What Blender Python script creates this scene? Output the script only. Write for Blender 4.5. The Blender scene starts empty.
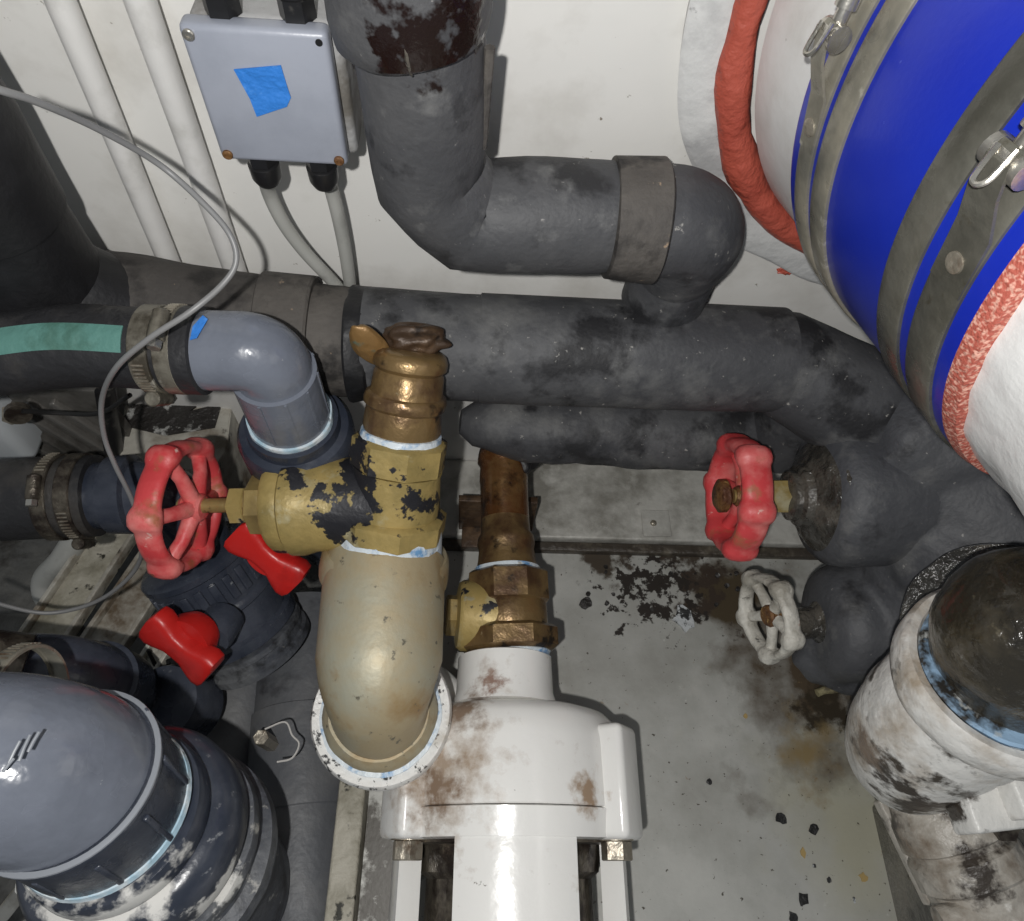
import bpy, bmesh, math, random
from mathutils import Vector as V, Matrix, noise
random.seed(7)
S = bpy.context.scene
COL = S.collection
# ------------------------------------------------------------------ camera
F = 710.0
PSI, TH, RHO = math.radians(6.3), math.radians(60.1), math.radians(7.3)
CAM = V((0, -.447, .8))
fw = V((math.sin(PSI)*math.cos(TH), math.cos(PSI)*math.cos(TH), -math.sin(TH)))
r0 = V((math.cos(PSI), -math.sin(PSI), 0)); u0 = r0.cross(fw)
RT = math.cos(RHO)*r0 + math.sin(RHO)*u0; UP = RT.cross(fw)
cd = bpy.data.cameras.new('camera'); cam = bpy.data.objects.new('camera', cd); COL.objects.link(cam)
cd.sensor_fit = 'HORIZONTAL'; cd.sensor_width = 36; cd.lens = 36*F/1024; cd.clip_start = .01
cam.matrix_world = Matrix(((RT.x, UP.x, -fw.x, CAM.x), (RT.y, UP.y, -fw.y, CAM.y), (RT.z, UP.z, -fw.z, CAM.z), (0, 0, 0, 1)))
S.camera = cam
# ------------------------------------------------------------------ light
w = bpy.data.worlds.new('world'); S.world = w; w.use_nodes = True
w.node_tree.nodes['Background'].inputs[0].default_value = (.86, .93, 1, 1)
w.node_tree.nodes['Background'].inputs[1].default_value = .19
def lamp(name, loc, power, rad, col=(1, 1, 1)):
    l = bpy.data.lights.new(name, 'POINT'); l.energy = power; l.shadow_soft_size = rad; l.color = col
    o = bpy.data.objects.new(name, l); o.location = loc; COL.objects.link(o); return o
lamp('camera_flash', CAM - fw*.09 - RT*.045 - UP*.012, 13.5, .007, (1, .985, .96))
S.view_settings.view_transform = 'Standard'; S.view_settings.look = 'None'
S.view_settings.exposure = 0.0; S.view_settings.gamma = 1; S.view_settings.use_curve_mapping = False

# ------------------------------------------------------------------ helpers
def P(px, py, y=None, z=None, d=None):
    v = fw + RT*((px-512)/F) - UP*((py-460.5)/F)
    t = d if d is not None else ((z-CAM.z)/v.z if z is not None else (y-CAM.y)/v.y)
    return CAM + v*t
def depth(p): return (V(p)-CAM).dot(fw)
def R(wpx, p): return wpx/2*depth(p)/F

def mat(name, base, rough=.5, metal=0, spots=(), bump=None, rvar=0, coat=0, spec=None, stretch=None):
    """spots: (colour, noise scale, threshold, softness[, detail[, (centre, radius)[, roughness]]])"""
    m = bpy.data.materials.new(name); m.use_nodes = True; nt = m.node_tree; N = nt.nodes; L = nt.links
    b = N['Principled BSDF']; b.inputs['Roughness'].default_value = rough; b.inputs['Metallic'].default_value = metal
    if coat: b.inputs['Coat Weight'].default_value = coat; b.inputs['Coat Roughness'].default_value = .08
    if spec is not None: b.inputs['Specular IOR Level'].default_value = spec
    geo = N.new('ShaderNodeNewGeometry'); pos = geo.outputs['Position']
    if stretch:
        mp = N.new('ShaderNodeMapping'); mp.inputs['Scale'].default_value = stretch; L.new(pos, mp.inputs[0]); spos = mp.outputs[0]
    else: spos = pos
    col = None; rg = None
    for k, s in enumerate(spots):
        s = list(s)+[None]*(7-len(s)); c, sc, th, so, de, blob, ro = s
        n = N.new('ShaderNodeTexNoise'); n.inputs['Scale'].default_value = sc; n.inputs['Detail'].default_value = 6 if de is None else de
        n.inputs['Roughness'].default_value = .62
        off = N.new('ShaderNodeVectorMath'); off.operation = 'ADD'; off.inputs[1].default_value = (k*3.7, k*1.9, k*5.3); L.new(spos, off.inputs[0]); L.new(off.outputs[0], n.inputs['Vector'])
        val = n.outputs['Fac']
        if blob:
            dd = N.new('ShaderNodeVectorMath'); dd.operation = 'DISTANCE'; L.new(pos, dd.inputs[0]); dd.inputs[1].default_value = blob[0]
            mr = N.new('ShaderNodeMapRange'); L.new(dd.outputs['Value'], mr.inputs[0]); mr.inputs[1].default_value = 0; mr.inputs[2].default_value = blob[1]
            mr.inputs[3].default_value = .20; mr.inputs[4].default_value = -.26
            ad = N.new('ShaderNodeMath'); ad.operation = 'ADD'; L.new(val, ad.inputs[0]); L.new(mr.outputs[0], ad.inputs[1]); val = ad.outputs[0]
        r = N.new('ShaderNodeMapRange'); L.new(val, r.inputs[0]); r.inputs[1].default_value = th-so; r.inputs[2].default_value = th+so
        mx = N.new('ShaderNodeMix'); mx.data_type = 'RGBA'; L.new(r.outputs[0], mx.inputs[0])
        if col: L.new(col, mx.inputs[6])
        else: mx.inputs[6].default_value = (*base, 1)
        mx.inputs[7].default_value = (*c, 1); col = mx.outputs[2]
        if ro is not None:
            rm = N.new('ShaderNodeMix'); L.new(r.outputs[0], rm.inputs[0])
            if rg: L.new(rg, rm.inputs[2])
            else: rm.inputs[2].default_value = rough
            rm.inputs[3].default_value = ro; rg = rm.outputs[0]
    if col: L.new(col, b.inputs['Base Color'])
    else: b.inputs['Base Color'].default_value = (*base, 1)
    if rvar and not rg:
        n = N.new('ShaderNodeTexNoise'); n.inputs['Scale'].default_value = 60; L.new(pos, n.inputs['Vector'])
        r = N.new('ShaderNodeMapRange'); L.new(n.outputs['Fac'], r.inputs[0]); r.inputs[1].default_value = .3; r.inputs[2].default_value = .7
        r.inputs[3].default_value = max(.03, rough-rvar); r.inputs[4].default_value = rough+rvar; rg = r.outputs[0]
    if rg: L.new(rg, b.inputs['Roughness'])
    if bump:
        h = None
        for (sc, st) in (bump if isinstance(bump[0], tuple) else (bump,)):
            n = N.new('ShaderNodeTexNoise'); n.inputs['Scale'].default_value = sc; n.inputs['Detail'].default_value = 5; L.new(pos, n.inputs['Vector'])
            bp = N.new('ShaderNodeBump'); bp.inputs['Strength'].default_value = st; bp.inputs['Distance'].default_value = .6/sc
            L.new(n.outputs['Fac'], bp.inputs['Height'])
            if h: L.new(h, bp.inputs['Normal'])
            h = bp.outputs[0]
        L.new(h, b.inputs['Normal'])
    return m

class MB:
    def __init__(s): s.v = []; s.f = []
    def ring_loft(s, rings, cap0=True, cap1=True, closed=False):
        n = len(rings[0]); b = len(s.v)
        for r in rings: s.v += [V(p) for p in r]
        m = len(rings)
        for i in range(m if closed else m-1):
            a = b+i*n; c = b+((i+1) % m)*n
            for j in range(n):
                k = (j+1) % n; s.f.append((a+j, a+k, c+k, c+j))
        if not closed:
            if cap0: s.f.append(tuple(b+j for j in reversed(range(n))))
            if cap1: s.f.append(tuple(b+(m-1)*n+j for j in range(n)))
        return s
    def tube(s, pts, rad, seg=28, amp=0, nsc=20, cap=True, step=None, sq=None, phase=0, closed=False):
        pts = [V(p) for p in pts]
        if not isinstance(rad, (list, tuple)): rad = [rad]*len(pts)
        if step:
            np_, nr = [], []
            for i in range(len(pts)-1):
                L = (pts[i+1]-pts[i]).length; k = max(1, int(L/step))
                for q in range(k): np_.append(pts[i].lerp(pts[i+1], q/k)); nr.append(rad[i]+(rad[i+1]-rad[i])*q/k)
            pts = np_+[pts[-1]]; rad = nr+[rad[-1]]
        n = len(pts); T = []
        for i in range(n):
            if closed: t = pts[(i+1) % n]-pts[i-1]
            else: t = (pts[min(i+1, n-1)]-pts[i]).normalized()+(pts[i]-pts[max(i-1, 0)]).normalized()
            T.append(t.normalized())
        a = T[0].orthogonal().normalized() if abs(T[0].z) > .9 else T[0].cross(V((0, 0, 1))).normalized()
        rings = []
        for i in range(n):
            if i: q = T[i-1].rotation_difference(T[i]); a = (q @ a)
            a = (a-T[i]*a.dot(T[i])).normalized(); b = T[i].cross(a)
            ring = []
            for j in range(seg):
                th = 2*math.pi*j/seg+phase
                if sq: d = a*math.cos(th)*sq[0]+b*math.sin(th)*sq[1]
                else: d = a*math.cos(th)+b*math.sin(th)
                p = pts[i]+d*rad[i]
                if amp: p += d*amp*noise.noise(p*nsc)+d*amp*.4*noise.noise(p*nsc*3.1)
                ring.append(p)
            rings.append(ring)
        return s.ring_loft(rings, cap, cap, closed)
    def lathe(s, A, axis, prof, seg=48, up=None, amp=0, nsc=30, cap=True, phase=0):
        A = V(A); ax = V(axis).normalized(); a = V(up) if up else (ax.cross(V((0, 0, 1))) if abs(ax.z) < .95 else V((1, 0, 0)))
        a = (a-ax*a.dot(ax)).normalized(); b = ax.cross(a); rings = []
        for (t, r) in prof:
            ring = []
            for j in range(seg):
                th = 2*math.pi*j/seg+phase; d = a*math.cos(th)+b*math.sin(th); p = A+ax*t+d*r
                if amp: p += d*amp*noise.noise(p*nsc)
                ring.append(p)
            rings.append(ring)
        return s.ring_loft(rings, cap, cap)
    def hexn(s, A, axis, t0, t1, r, ch=None, n=6, phase=0, up=None):
        ch = r*.1 if ch is None else ch
        return s.lathe(A, axis, [(t0, r-ch), (t0+ch*.7, r), (t1-ch*.7, r), (t1, r-ch)], seg=n, phase=phase, up=up)
    def box(s, c, sx, sy, sz, ax=None, bev=0):
        c = V(c); X, Y, Z = ax if ax else (V((1, 0, 0)), V((0, 1, 0)), V((0, 0, 1)))
        X, Y, Z = V(X).normalized(), V(Y).normalized(), V(Z).normalized()
        bm = bmesh.new(); bmesh.ops.create_cube(bm, size=1)
        for v in bm.verts: v.co = V((v.co.x*sx, v.co.y*sy, v.co.z*sz))
        if bev: bmesh.ops.bevel(bm, geom=bm.edges[:], offset=bev, segments=3, affect='EDGES', profile=.5)
        b = len(s.v)
        for v in bm.verts: s.v.append(c+X*v.co.x+Y*v.co.y+Z*v.co.z)
        bm.verts.index_update()
        for f in bm.faces: s.f.append(tuple(b+v.index for v in f.verts))
        bm.free(); return s
    def prism(s, poly, nrm, h, bev=0):
        """poly: world points in a plane, extruded along nrm by h"""
        poly = [V(p) for p in poly]; nrm = V(nrm).normalized()
        bm = bmesh.new(); vs = [bm.verts.new(p) for p in poly]; f = bm.faces.new(vs)
        g = bmesh.ops.extrude_face_region(bm, geom=[f])
        for e in g['geom']:
            if isinstance(e, bmesh.types.BMVert): e.co += nrm*h
        bmesh.ops.recalc_face_normals(bm, faces=bm.faces[:])
        if bev: bmesh.ops.bevel(bm, geom=bm.edges[:], offset=bev, segments=2, affect='EDGES')
        b = len(s.v); bm.verts.index_update()
        for v in bm.verts: s.v.append(v.co.copy())
        for f in bm.faces: s.f.append(tuple(b+v.index for v in f.verts))
        bm.free(); return s
    def blob(s, c, sx, sy, sz, amp=.3, nsc=4, sub=3, seed=0, ax=None):
        bm = bmesh.new(); bmesh.ops.create_icosphere(bm, subdivisions=sub, radius=1); b = len(s.v)
        X, Y, Z = ax if ax else (V((1, 0, 0)), V((0, 1, 0)), V((0, 0, 1)))
        bm.verts.index_update()
        for v in bm.verts:
            k = 1+amp*noise.noise(v.co*nsc+V((seed, 0, 0))); q = v.co*k
            s.v.append(V(c)+V(X)*q.x*sx+V(Y)*q.y*sy+V(Z)*q.z*sz)
        for f in bm.faces: s.f.append(tuple(b+v.index for v in f.verts))
        bm.free(); return s
    def build(s, name, m, parent=None, label=None, smooth=True, ang=38):
        me = bpy.data.meshes.new(name); o = bpy.data.objects.new(name, me); COL.objects.link(o)
        org = V((0, 0, 0)); par = parent
        while par is not None: org = org+par.location; par = par.parent
        if parent is None:
            lo = [min(v[i] for v in s.v) for i in range(3)]; hi = [max(v[i] for v in s.v) for i in range(3)]
            org = V(((lo[0]+hi[0])/2, (lo[1]+hi[1])/2, lo[2])); o.location = org
        me.from_pydata([v-org for v in s.v], [], s.f)
        bm = bmesh.new(); bm.from_mesh(me); bmesh.ops.recalc_face_normals(bm, faces=bm.faces[:]); bm.to_mesh(me); bm.free()
        if smooth:
            me.shade_smooth(); me.set_sharp_from_angle(angle=math.radians(ang))
        me.materials.append(m)
        if parent is not None: o.parent = parent
        if label: o['label'] = label
        return o
def thing(name, label, cat, loc, group=None):
    o = bpy.data.objects.new(name, None); COL.objects.link(o); o.location = V(loc); o.empty_display_size = .02
    return tag(o, label, cat, group)
def tag(o, label, cat, group=None, kind=None):
    o['label'] = label; o['category'] = cat
    if group: o['group'] = group
    if kind: o['kind'] = kind
    return o
def struct(o): o['kind'] = 'structure'; return o
def fillet(pts, r, n=10):
    """polyline with rounded corners; r one radius or one per inner corner"""
    pts = [V(p) for p in pts]; out = [pts[0]]
    for i in range(1, len(pts)-1):
        rr = r[i-1] if isinstance(r, (list, tuple)) else r
        a = (pts[i-1]-pts[i]); b = (pts[i+1]-pts[i]); la, lb = a.length, b.length; a.normalize(); b.normalize()
        ang = a.angle(b); t = min(rr/math.tan(ang/2), la*.49, lb*.49); rr = t*math.tan(ang/2)
        if ang > 3.1: out.append(pts[i]); continue
        p0 = pts[i]+a*t; p1 = pts[i]+b*t; c = pts[i]+(a+b).normalized()*(rr/math.sin(ang/2))
        u, v = (p0-c), (p1-c); tot = u.angle(v)
        for k in range(n+1):
            q = k/n; out.append(c+(u*math.sin((1-q)*tot)+v*math.sin(q*tot))/math.sin(tot))
    out.append(pts[-1]); return out
def catmull(pts, n=10):
    pts = [V(p) for p in pts]; q = [pts[0]*2-pts[1]]+pts+[pts[-1]*2-pts[-2]]; out = []
    for i in range(1, len(q)-2):
        for k in range(n):
            t = k/n; a, b, c, d = q[i-1:i+3]
            out.append(.5*((2*b)+(c-a)*t+(2*a-5*b+4*c-d)*t*t+(3*b-a-3*c+d)*t**3))
    return out+[pts[-1]]

# ------------------------------------------------------------------ materials
GRIME = (.045, .035, .025)
M = {}
M['wall'] = mat('white_gelcoat', (.74, .73, .70), .42, spots=[((.52, .50, .46), 7, .62, .12), ((.25, .22, .18), 95, .72, .02, 3), ((.30, .29, .27), 16, .74, .05)], bump=((28, .03),))
M['rubber'] = mat('foam_insulation', (.050, .051, .056), .62, spots=[((.095, .096, .10), 9, .54, .12), ((.15, .15, .148), 22, .62, .12), ((.016, .016, .018), 16, .58, .05), ((.3, .29, .27), 150, .70, .03, 3)], bump=((220, .25),))
M['rubber_up'] = mat('foam_insulation_upper', (.050, .051, .055), .6, spots=[((.085, .085, .088), 9, .54, .10), ((.15, .15, .148), 26, .66, .08), ((.018, .018, .02), 18, .60, .05), ((.26, .25, .24), 150, .72, .03, 3), ((.012, .006, .005), 26, .54, .025, 5, (P(428, 58, y=-.107), .055), .10), ((.012, .006, .005), 30, .56, .025, 5, (P(385, 45, y=-.107), .03), .10)], bump=((220, .25),))
M['rubber_brown'] = mat('dusty_foam_insulation', (.052, .047, .043), .75, spots=[((.10, .09, .08), 11, .54, .1), ((.018, .016, .015), 22, .58, .06), ((.3, .22, .15), 120, .70, .03)], bump=((200, .4),))
M['rubber_black'] = mat('black_foam_insulation', (.008, .008, .009), .5, spots=[((.03, .03, .033), 12, .6, .15)], bump=((200, .2),))
M['rubber_valve'] = mat('foam_valve_jacket', (.058, .06, .067), .6, spots=[((.085, .087, .093), 8, .55, .1), ((.13, .13, .13), 24, .63, .08), ((.02, .02, .022), 14, .60, .05), ((.28, .27, .26), 150, .73, .03, 3)], bump=((200, .3), (14, .12)))
M['tar'] = mat('wet_black_sealant', (.03, .028, .024), .16, spots=[((.10, .09, .075), 22, .55, .08)], bump=((55, .9), (140, .5)), coat=.6)
M['pvc'] = mat('grey_pvc', (.15, .165, .20), .22, spots=[((.10, .11, .135), 12, .6, .15), ((.42, .42, .42), 110, .74, .03)], bump=((160, .06), (10, .08)), rvar=.08)
M['pvcd'] = mat('dark_pvc', (.028, .034, .05), .28, spots=[((.07, .078, .10), 14, .58, .12), ((.3, .31, .32), 95, .72, .05)], bump=((90, .1),), rvar=.1)
M['pvcold'] = mat('dusty_dark_pvc', (.07, .076, .09), .5, spots=[((.16, .165, .17), 10, .56, .12), ((.02, .02, .022), 24, .62, .06), ((.42, .41, .38), 60, .70, .04)], bump=((90, .3), (15, .3)))
CR = [((.62, .61, .58), 40, .50, .06, 6, (P(100, 895, d=.46), .085), .8), ((.62, .61, .58), 60, .53, .05, 6, (P(205, 890, d=.50), .05), .8)]
M['pvcdc'] = mat('dark_pvc_with_salt', (.028, .034, .05), .28, spots=[((.07, .078, .10), 14, .58, .12), ((.3, .31, .32), 95, .70, .05)]+CR, bump=((90, .1),))
M['pvcoldc'] = mat('dusty_dark_pvc_with_salt', (.07, .076, .09), .5, spots=[((.16, .165, .17), 10, .56, .12), ((.02, .02, .022), 24, .60, .06), ((.42, .41, .38), 60, .66, .04)]+CR, bump=((90, .3),))
M['crust'] = mat('salt_crust', (.55, .55, .53), .8, spots=[((.2, .2, .2), 30, .55, .1), ((.08, .08, .08), 60, .64, .05)], bump=((60, .8), (160, .6)))
M['cement'] = mat('pale_blue_cement', (.36, .52, .62), .4, spots=[((.7, .74, .76), 50, .55, .1), ((.08, .10, .12), 60, .66, .04)], bump=(120, .3))
M['sealtape'] = mat('blue_white_thread_seal', (.62, .68, .72), .4, spots=[((.14, .30, .52), 60, .57, .06), ((.3, .24, .14), 60, .68, .05)], bump=(120, .4))
M['sealtape2'] = mat('grimy_blue_thread_seal', (.30, .45, .62), .35, spots=[((.03, .028, .025), 30, .5, .06), ((.6, .62, .6), 50, .64, .05)], bump=(120, .3))
M['brass'] = mat('old_brass', (.36, .26, .10), .42, .45, spots=[((.21, .15, .065), 18, .52, .1), ((.42, .36, .22), 30, .63, .08), ((.04, .028, .018), 55, .66, .03), ((.10, .17, .13), 26, .72, .05)], bump=((160, .16),), rvar=.12)
M['brasspaint'] = mat('brass_with_black_paint_flakes', (.38, .28, .10), .5, .2, spots=[((.22, .17, .06), 18, .55, .1), ((.42, .38, .24), 26, .62, .06), ((.30, .33, .31), 22, .68, .03), ((.016, .016, .02), 24, .57, .012, 5), ((.016, .016, .02), 30, .50, .012, 5, (P(376, 480, z=.288), .085)), ((.016, .016, .02), 30, .52, .012, 5, (P(436, 478, z=.26), .045)), ((.016, .016, .02), 30, .53, .012, 5, (P(300, 482, z=.285), .05))], bump=((160, .2),), rvar=.1)
M['bronze_brown'] = mat('brown_stained_bronze', (.15, .062, .022), .24, .5, spots=[((.26, .15, .06), 24, .56, .1), ((.03, .016, .01), 28, .58, .06), ((.34, .30, .24), 70, .74, .03)], bump=((120, .15),), coat=.4)
M['bronze_mix'] = mat('tarnished_bronze', (.24, .155, .065), .34, .5, spots=[((.11, .06, .03), 22, .53, .08), ((.03, .022, .016), 34, .60, .04), ((.45, .38, .25), 60, .72, .05)], bump=((120, .22),), coat=.15)
M['elbow'] = mat('chalky_bronze_casting', (.38, .31, .19), .5, .25, spots=[((.36, .35, .27), 12, .53, .1), ((.27, .16, .055), 14, .60, .08), ((.12, .11, .08), 90, .66, .03), ((.48, .48, .44), 60, .72, .04)], bump=((200, .12),))
M['red'] = mat('faded_red_paint', (.58, .055, .06), .45, spots=[((.72, .22, .20), 24, .55, .10), ((.36, .12, .06), 30, .60, .05), ((.78, .55, .48), 70, .68, .03), ((.13, .07, .04), 60, .69, .03)], bump=(160, .15))
M['red2'] = mat('red_handle_plastic', (.50, .018, .015), .35, spots=[((.30, .012, .01), 20, .6, .1)], bump=(100, .1))
M['rust'] = mat('rusty_hub', (.20, .10, .035), .55, .3, spots=[((.10, .04, .02), 90, .52, .1), ((.6, .4, .15), 140, .66, .05)], bump=(200, .8))
M['dkbrown'] = mat('dark_brown_corroded_metal', (.055, .032, .018), .45, .2, spots=[((.13, .08, .045), 34, .55, .08), ((.015, .012, .01), 40, .6, .05)], bump=(150, .3))
M['orange'] = mat('orange_tarnished_bronze', (.26, .15, .055), .4, .3, spots=[((.10, .2, .17), 40, .62, .05), ((.05, .03, .02), 40, .6, .05)], bump=(160, .3))
M['silverpaint'] = mat('chipped_white_paint', (.62, .60, .54), .5, spots=[((.35, .33, .28), 26, .54, .1), ((.30, .12, .05), 40, .68, .04), ((.08, .08, .07), 60, .68, .03)], bump=(110, .6))
M['plate'] = mat('chalky_white_flange', (.62, .62, .61), .5, spots=[((.40, .40, .40), 14, .56, .08), ((.08, .08, .085), 30, .68, .03)], bump=((50, .2),))
PB = P(470, 745, z=.2)
M['white'] = mat('white_pump_enamel', (.80, .79, .76), .22, spots=[((.36, .28, .21), 50, .57, .16, 8, (P(435, 760, z=.17), .10), .6), ((.22, .15, .10), 60, .58, .10, 8, (P(435, 790, z=.17), .055), .6), ((.24, .17, .12), 50, .53, .10, 6, (P(468, 712, z=.165), .040), .6), ((.34, .24, .16), 50, .53, .10, 6, (P(592, 790, z=.17), .032), .6), ((.28, .18, .14), 60, .57, .08, 6, (P(488, 680, z=.165), .03), .6), ((.45, .38, .32), 36, .70, .1), ((.10, .08, .06), 130, .72, .02)], bump=(60, .06), coat=.3)
M['whiteflange'] = mat('speckled_white_flange', (.76, .75, .72), .35, spots=[((.05, .05, .05), 140, .60, .03, 4), ((.45, .40, .33), 20, .64, .08)], bump=(100, .3))
M['dirtywhite'] = mat('dirty_white_enamel', (.70, .69, .66), .35, spots=[((.36, .30, .23), 20, .60, .1), ((.055, .045, .035), 26, .59, .04), ((.8, .79, .76), 60, .70, .05), ((.045, .035, .028), 34, .54, .04, 6, (P(915, 778, d=.56), .075)), ((.20, .15, .11), 40, .55, .08, 6, (P(885, 740, d=.55), .05))], bump=((50, .35),))
M['dirtywhite2'] = mat('grimy_white_enamel', (.46, .43, .38), .4, spots=[((.20, .16, .12), 24, .52, .1), ((.05, .04, .032), 34, .58, .05), ((.75, .73, .68), 40, .70, .05)], bump=((60, .45),))
M['steel'] = mat('scratched_stainless', (.55, .53, .48), .3, .85, spots=[((.30, .28, .24), 25, .58, .1)], bump=(60, .15), rvar=.08)
M['clampsteel'] = mat('dull_stainless_band', (.36, .33, .26), .34, .3, spots=[((.17, .165, .14), 14, .52, .12), ((.55, .53, .47), 50, .68, .06)], bump=(60, .15), rvar=.1)
M['clampdark'] = mat('dark_stainless_band', (.075, .073, .06), .3, .3, spots=[((.16, .155, .13), 14, .55, .12), ((.05, .04, .02), 50, .68, .06)], bump=(60, .15), rvar=.1)
M['wormsteel'] = mat('dirty_worm_clamp_steel', (.20, .185, .15), .36, .4, spots=[((.07, .06, .045), 40, .54, .08), ((.45, .43, .38), 70, .68, .05)], bump=(120, .2))
M['bolt'] = mat('zinc_bolt', (.42, .38, .31), .4, .7, spots=[((.18, .12, .08), 50, .58, .08)], bump=(120, .4))
M['darkbolt'] = mat('oily_bolt', (.16, .14, .11), .35, .6, spots=[((.04, .03, .025), 50, .5, .1)], bump=(120, .4))
M['box'] = mat('grey_enclosure', (.31, .33, .385), .36, spots=[((.26, .28, .33), 12, .6, .1), ((.45, .45, .46), 60, .75, .03)], bump=(220, .06))
M['boxd'] = mat('dusty_enclosure_body', (.33, .33, .33), .55, spots=[((.14, .13, .115), 18, .55, .08)], bump=(120, .3))
M['gland'] = mat('black_nylon', (.012, .012, .013), .35, spots=[((.10, .095, .085), 60, .66, .08)])
M['cable'] = mat('light_grey_cable', (.38, .38, .355), .5, spots=[((.28, .28, .26), 30, .6, .1)])
M['wire'] = mat('thin_grey_wire', (.20, .20, .20), .4)
M['blackwire'] = mat('black_wire', (.012, .012, .012), .5)
M['conduit'] = mat('white_conduit', (.68, .67, .65), .4, spots=[((.5, .49, .46), 18, .64, .1)], bump=(90, .1))
M['tape'] = mat('blue_masking_tape', (.03, .19, .60), .5, spots=[((.12, .32, .72), 60, .62, .06)], bump=(90, .5))
M['green'] = mat('green_hose_stripe', (.09, .22, .19), .6, spots=[((.06, .15, .12), 28, .55, .06), ((.25, .42, .36), 40, .68, .06)], bump=(70, .3))
M['hose'] = mat('black_rubber_hose', (.022, .022, .024), .48, spots=[((.055, .05, .045), 12, .6, .1), ((.2, .18, .15), 110, .73, .04)], bump=((150, .3), (9, .2)))
M['blue'] = mat('blue_silicone_hose', (.006, .020, .36), .32, spots=[((.010, .035, .45), 6, .6, .2), ((.2, .25, .7), 130, .72, .03)], bump=(300, .05), coat=.1)
M['frp'] = mat('white_fibreglass_pipe', (.66, .66, .65), .38, spots=[((.52, .51, .48), 10, .60, .12), ((.3, .3, .28), 55, .74, .04)], bump=((60, .06),))
M['frprough'] = mat('woven_white_fibreglass', (.72, .72, .71), .35, bump=((60, .13), (160, .08)))
M['redseal'] = mat('red_rtv_sealant', (.42, .085, .055), .45, spots=[((.34, .06, .04), 20, .6, .1)], bump=((30, .4), (120, .2)))
M['redmesh'] = mat('red_woven_hose_edge', (.42, .10, .07), .6, spots=[((.68, .36, .28), 420, .56, .08, 1)], bump=(400, .8))
TS = [((.32, .315, .285), 10, .55, .14), ((.54, .535, .50), 9, .62, .12), ((.44, .425, .33), 7, .55, .16, 4, (P(850, 830, z=0), .2)),
      ((.10, .075, .05), 11, .50, .12, 7, (P(820, 668, z=0), .20), .25), ((.085, .065, .04), 13, .55, .10, 6, (P(740, 590, z=0), .10), .3), ((.05, .04, .028), 18, .58, .04, 6, (P(830, 690, z=0), .10), .2), ((.05, .035, .025), 40, .60, .04, 6, (P(700, 585, z=0), .12), .5),
      ((.028, .022, .018), 55, .60, .02, 5, (P(655, 590, z=0), .15), .5), ((.27, .20, .10), 20, .60, .12, 6, (P(800, 755, z=0), .09)),
      ((.07, .055, .04), 34, .56, .06, 6, (P(600, 556, z=0), .07)), ((.07, .055, .04), 34, .56, .06, 6, (P(690, 553, z=0), .07)), ((.06, .05, .035), 150, .665, .02), ((.24, .17, .09), 50, .70, .04), ((.05, .042, .03), 40, .52, .06, 6, (P(378, 850, z=0), .09)), ((.05, .042, .03), 40, .52, .06, 6, (P(380, 905, z=0), .07)), ((.62, .62, .58), 60, .72, .05)]
M['tray'] = mat('stained_tray_steel', (.45, .45, .42), .42, .1, spots=TS, bump=((160, .06),))
M['ledge'] = mat('grey_painted_ledge', (.52, .51, .47), .5, .1, spots=[((.26, .25, .22), 16, .54, .1), ((.55, .54, .5), 22, .66, .08), ((.08, .07, .06), 60, .71, .04)], bump=(60, .2))
M['groove'] = mat('dirty_groove', (.05, .04, .03), .5, spots=[((.14, .12, .09), 40, .6, .1)], bump=(60, .5))
M['cream'] = mat('stained_cream_strip', (.50, .47, .39), .6, spots=[((.26, .24, .18), 18, .54, .1), ((.03, .028, .02), 50, .63, .03)], bump=((80, .5),))
M['alu'] = mat('stained_aluminium', (.50, .48, .42), .45, .1, spots=[((.16, .12, .08), 18, .56, .1), ((.5, .48, .43), 26, .66, .08), ((.04, .035, .03), 60, .66, .04)], bump=((60, .3),))
M['crud'] = mat('black_crud', (.025, .022, .02), .5, spots=[((.42, .42, .4), 55, .60, .04)], bump=((70, 1.),))
M['dark'] = mat('dark_bilge', (.10, .10, .095), .6, spots=[((.17, .165, .15), 9, .56, .12), ((.04, .035, .03), 22, .6, .08)], bump=((30, .5),))
M['panel'] = mat('ribbed_grey_metal', (.20, .19, .175), .4, .4, spots=[((.09, .085, .075), 16, .55, .1)], bump=(60, .2))
M['greypipe'] = mat('dusty_grey_pipe', (.11, .115, .125), .5, spots=[((.18, .18, .18), 10, .56, .12), ((.05, .05, .055), 20, .64, .06), ((.09, .13, .10), 30, .56, .06, 5, (P(305, 662, z=.07), .03))], bump=((90, .2),))
M['whitetank'] = mat('white_plastic_tank', (.55, .58, .60), .45)
M['flake'] = mat('black_paint_flake', (.02, .02, .02), .4, bump=(120, .6))
M['flakewhite'] = mat('white_label_scrap', (.52, .54, .55), .5, spots=[((.03, .03, .03), 70, .53, .02)], bump=(140, .6))
M['flaketan'] = mat('tan_flake', (.42, .30, .12), .5)
M['yellow'] = mat('old_yellow_rubber', (.34, .30, .17), .6, spots=[((.12, .1, .06), 60, .55, .06)])
M['string'] = mat('white_string', (.6, .58, .55), .7)
M['oily'] = mat('oil_black_elbow', (.026, .022, .015), .2, spots=[((.075, .062, .04), 20, .57, .12), ((.14, .12, .08), 60, .68, .05), ((.015, .013, .01), 22, .6, .06)], bump=((22, .45), (90, .3)), coat=.5)
M['ink'] = mat('pale_moulded_ridge', (.22, .235, .26), .35)

# ------------------------------------------------------------------ the setting
o = MB().box((.15, .02, .20), 3.2, .04, 1.3).build('wall_back', M['wall'], smooth=False); struct(o)
o = MB().box((.15, -.55, -.24), 3.2, 1.3, .04).build('floor', M['dark'], smooth=False); struct(o)
EX, EY, EZ = V((1, 0, 0)), V((0, 1, 0)), V((0, 0, 1))
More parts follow.
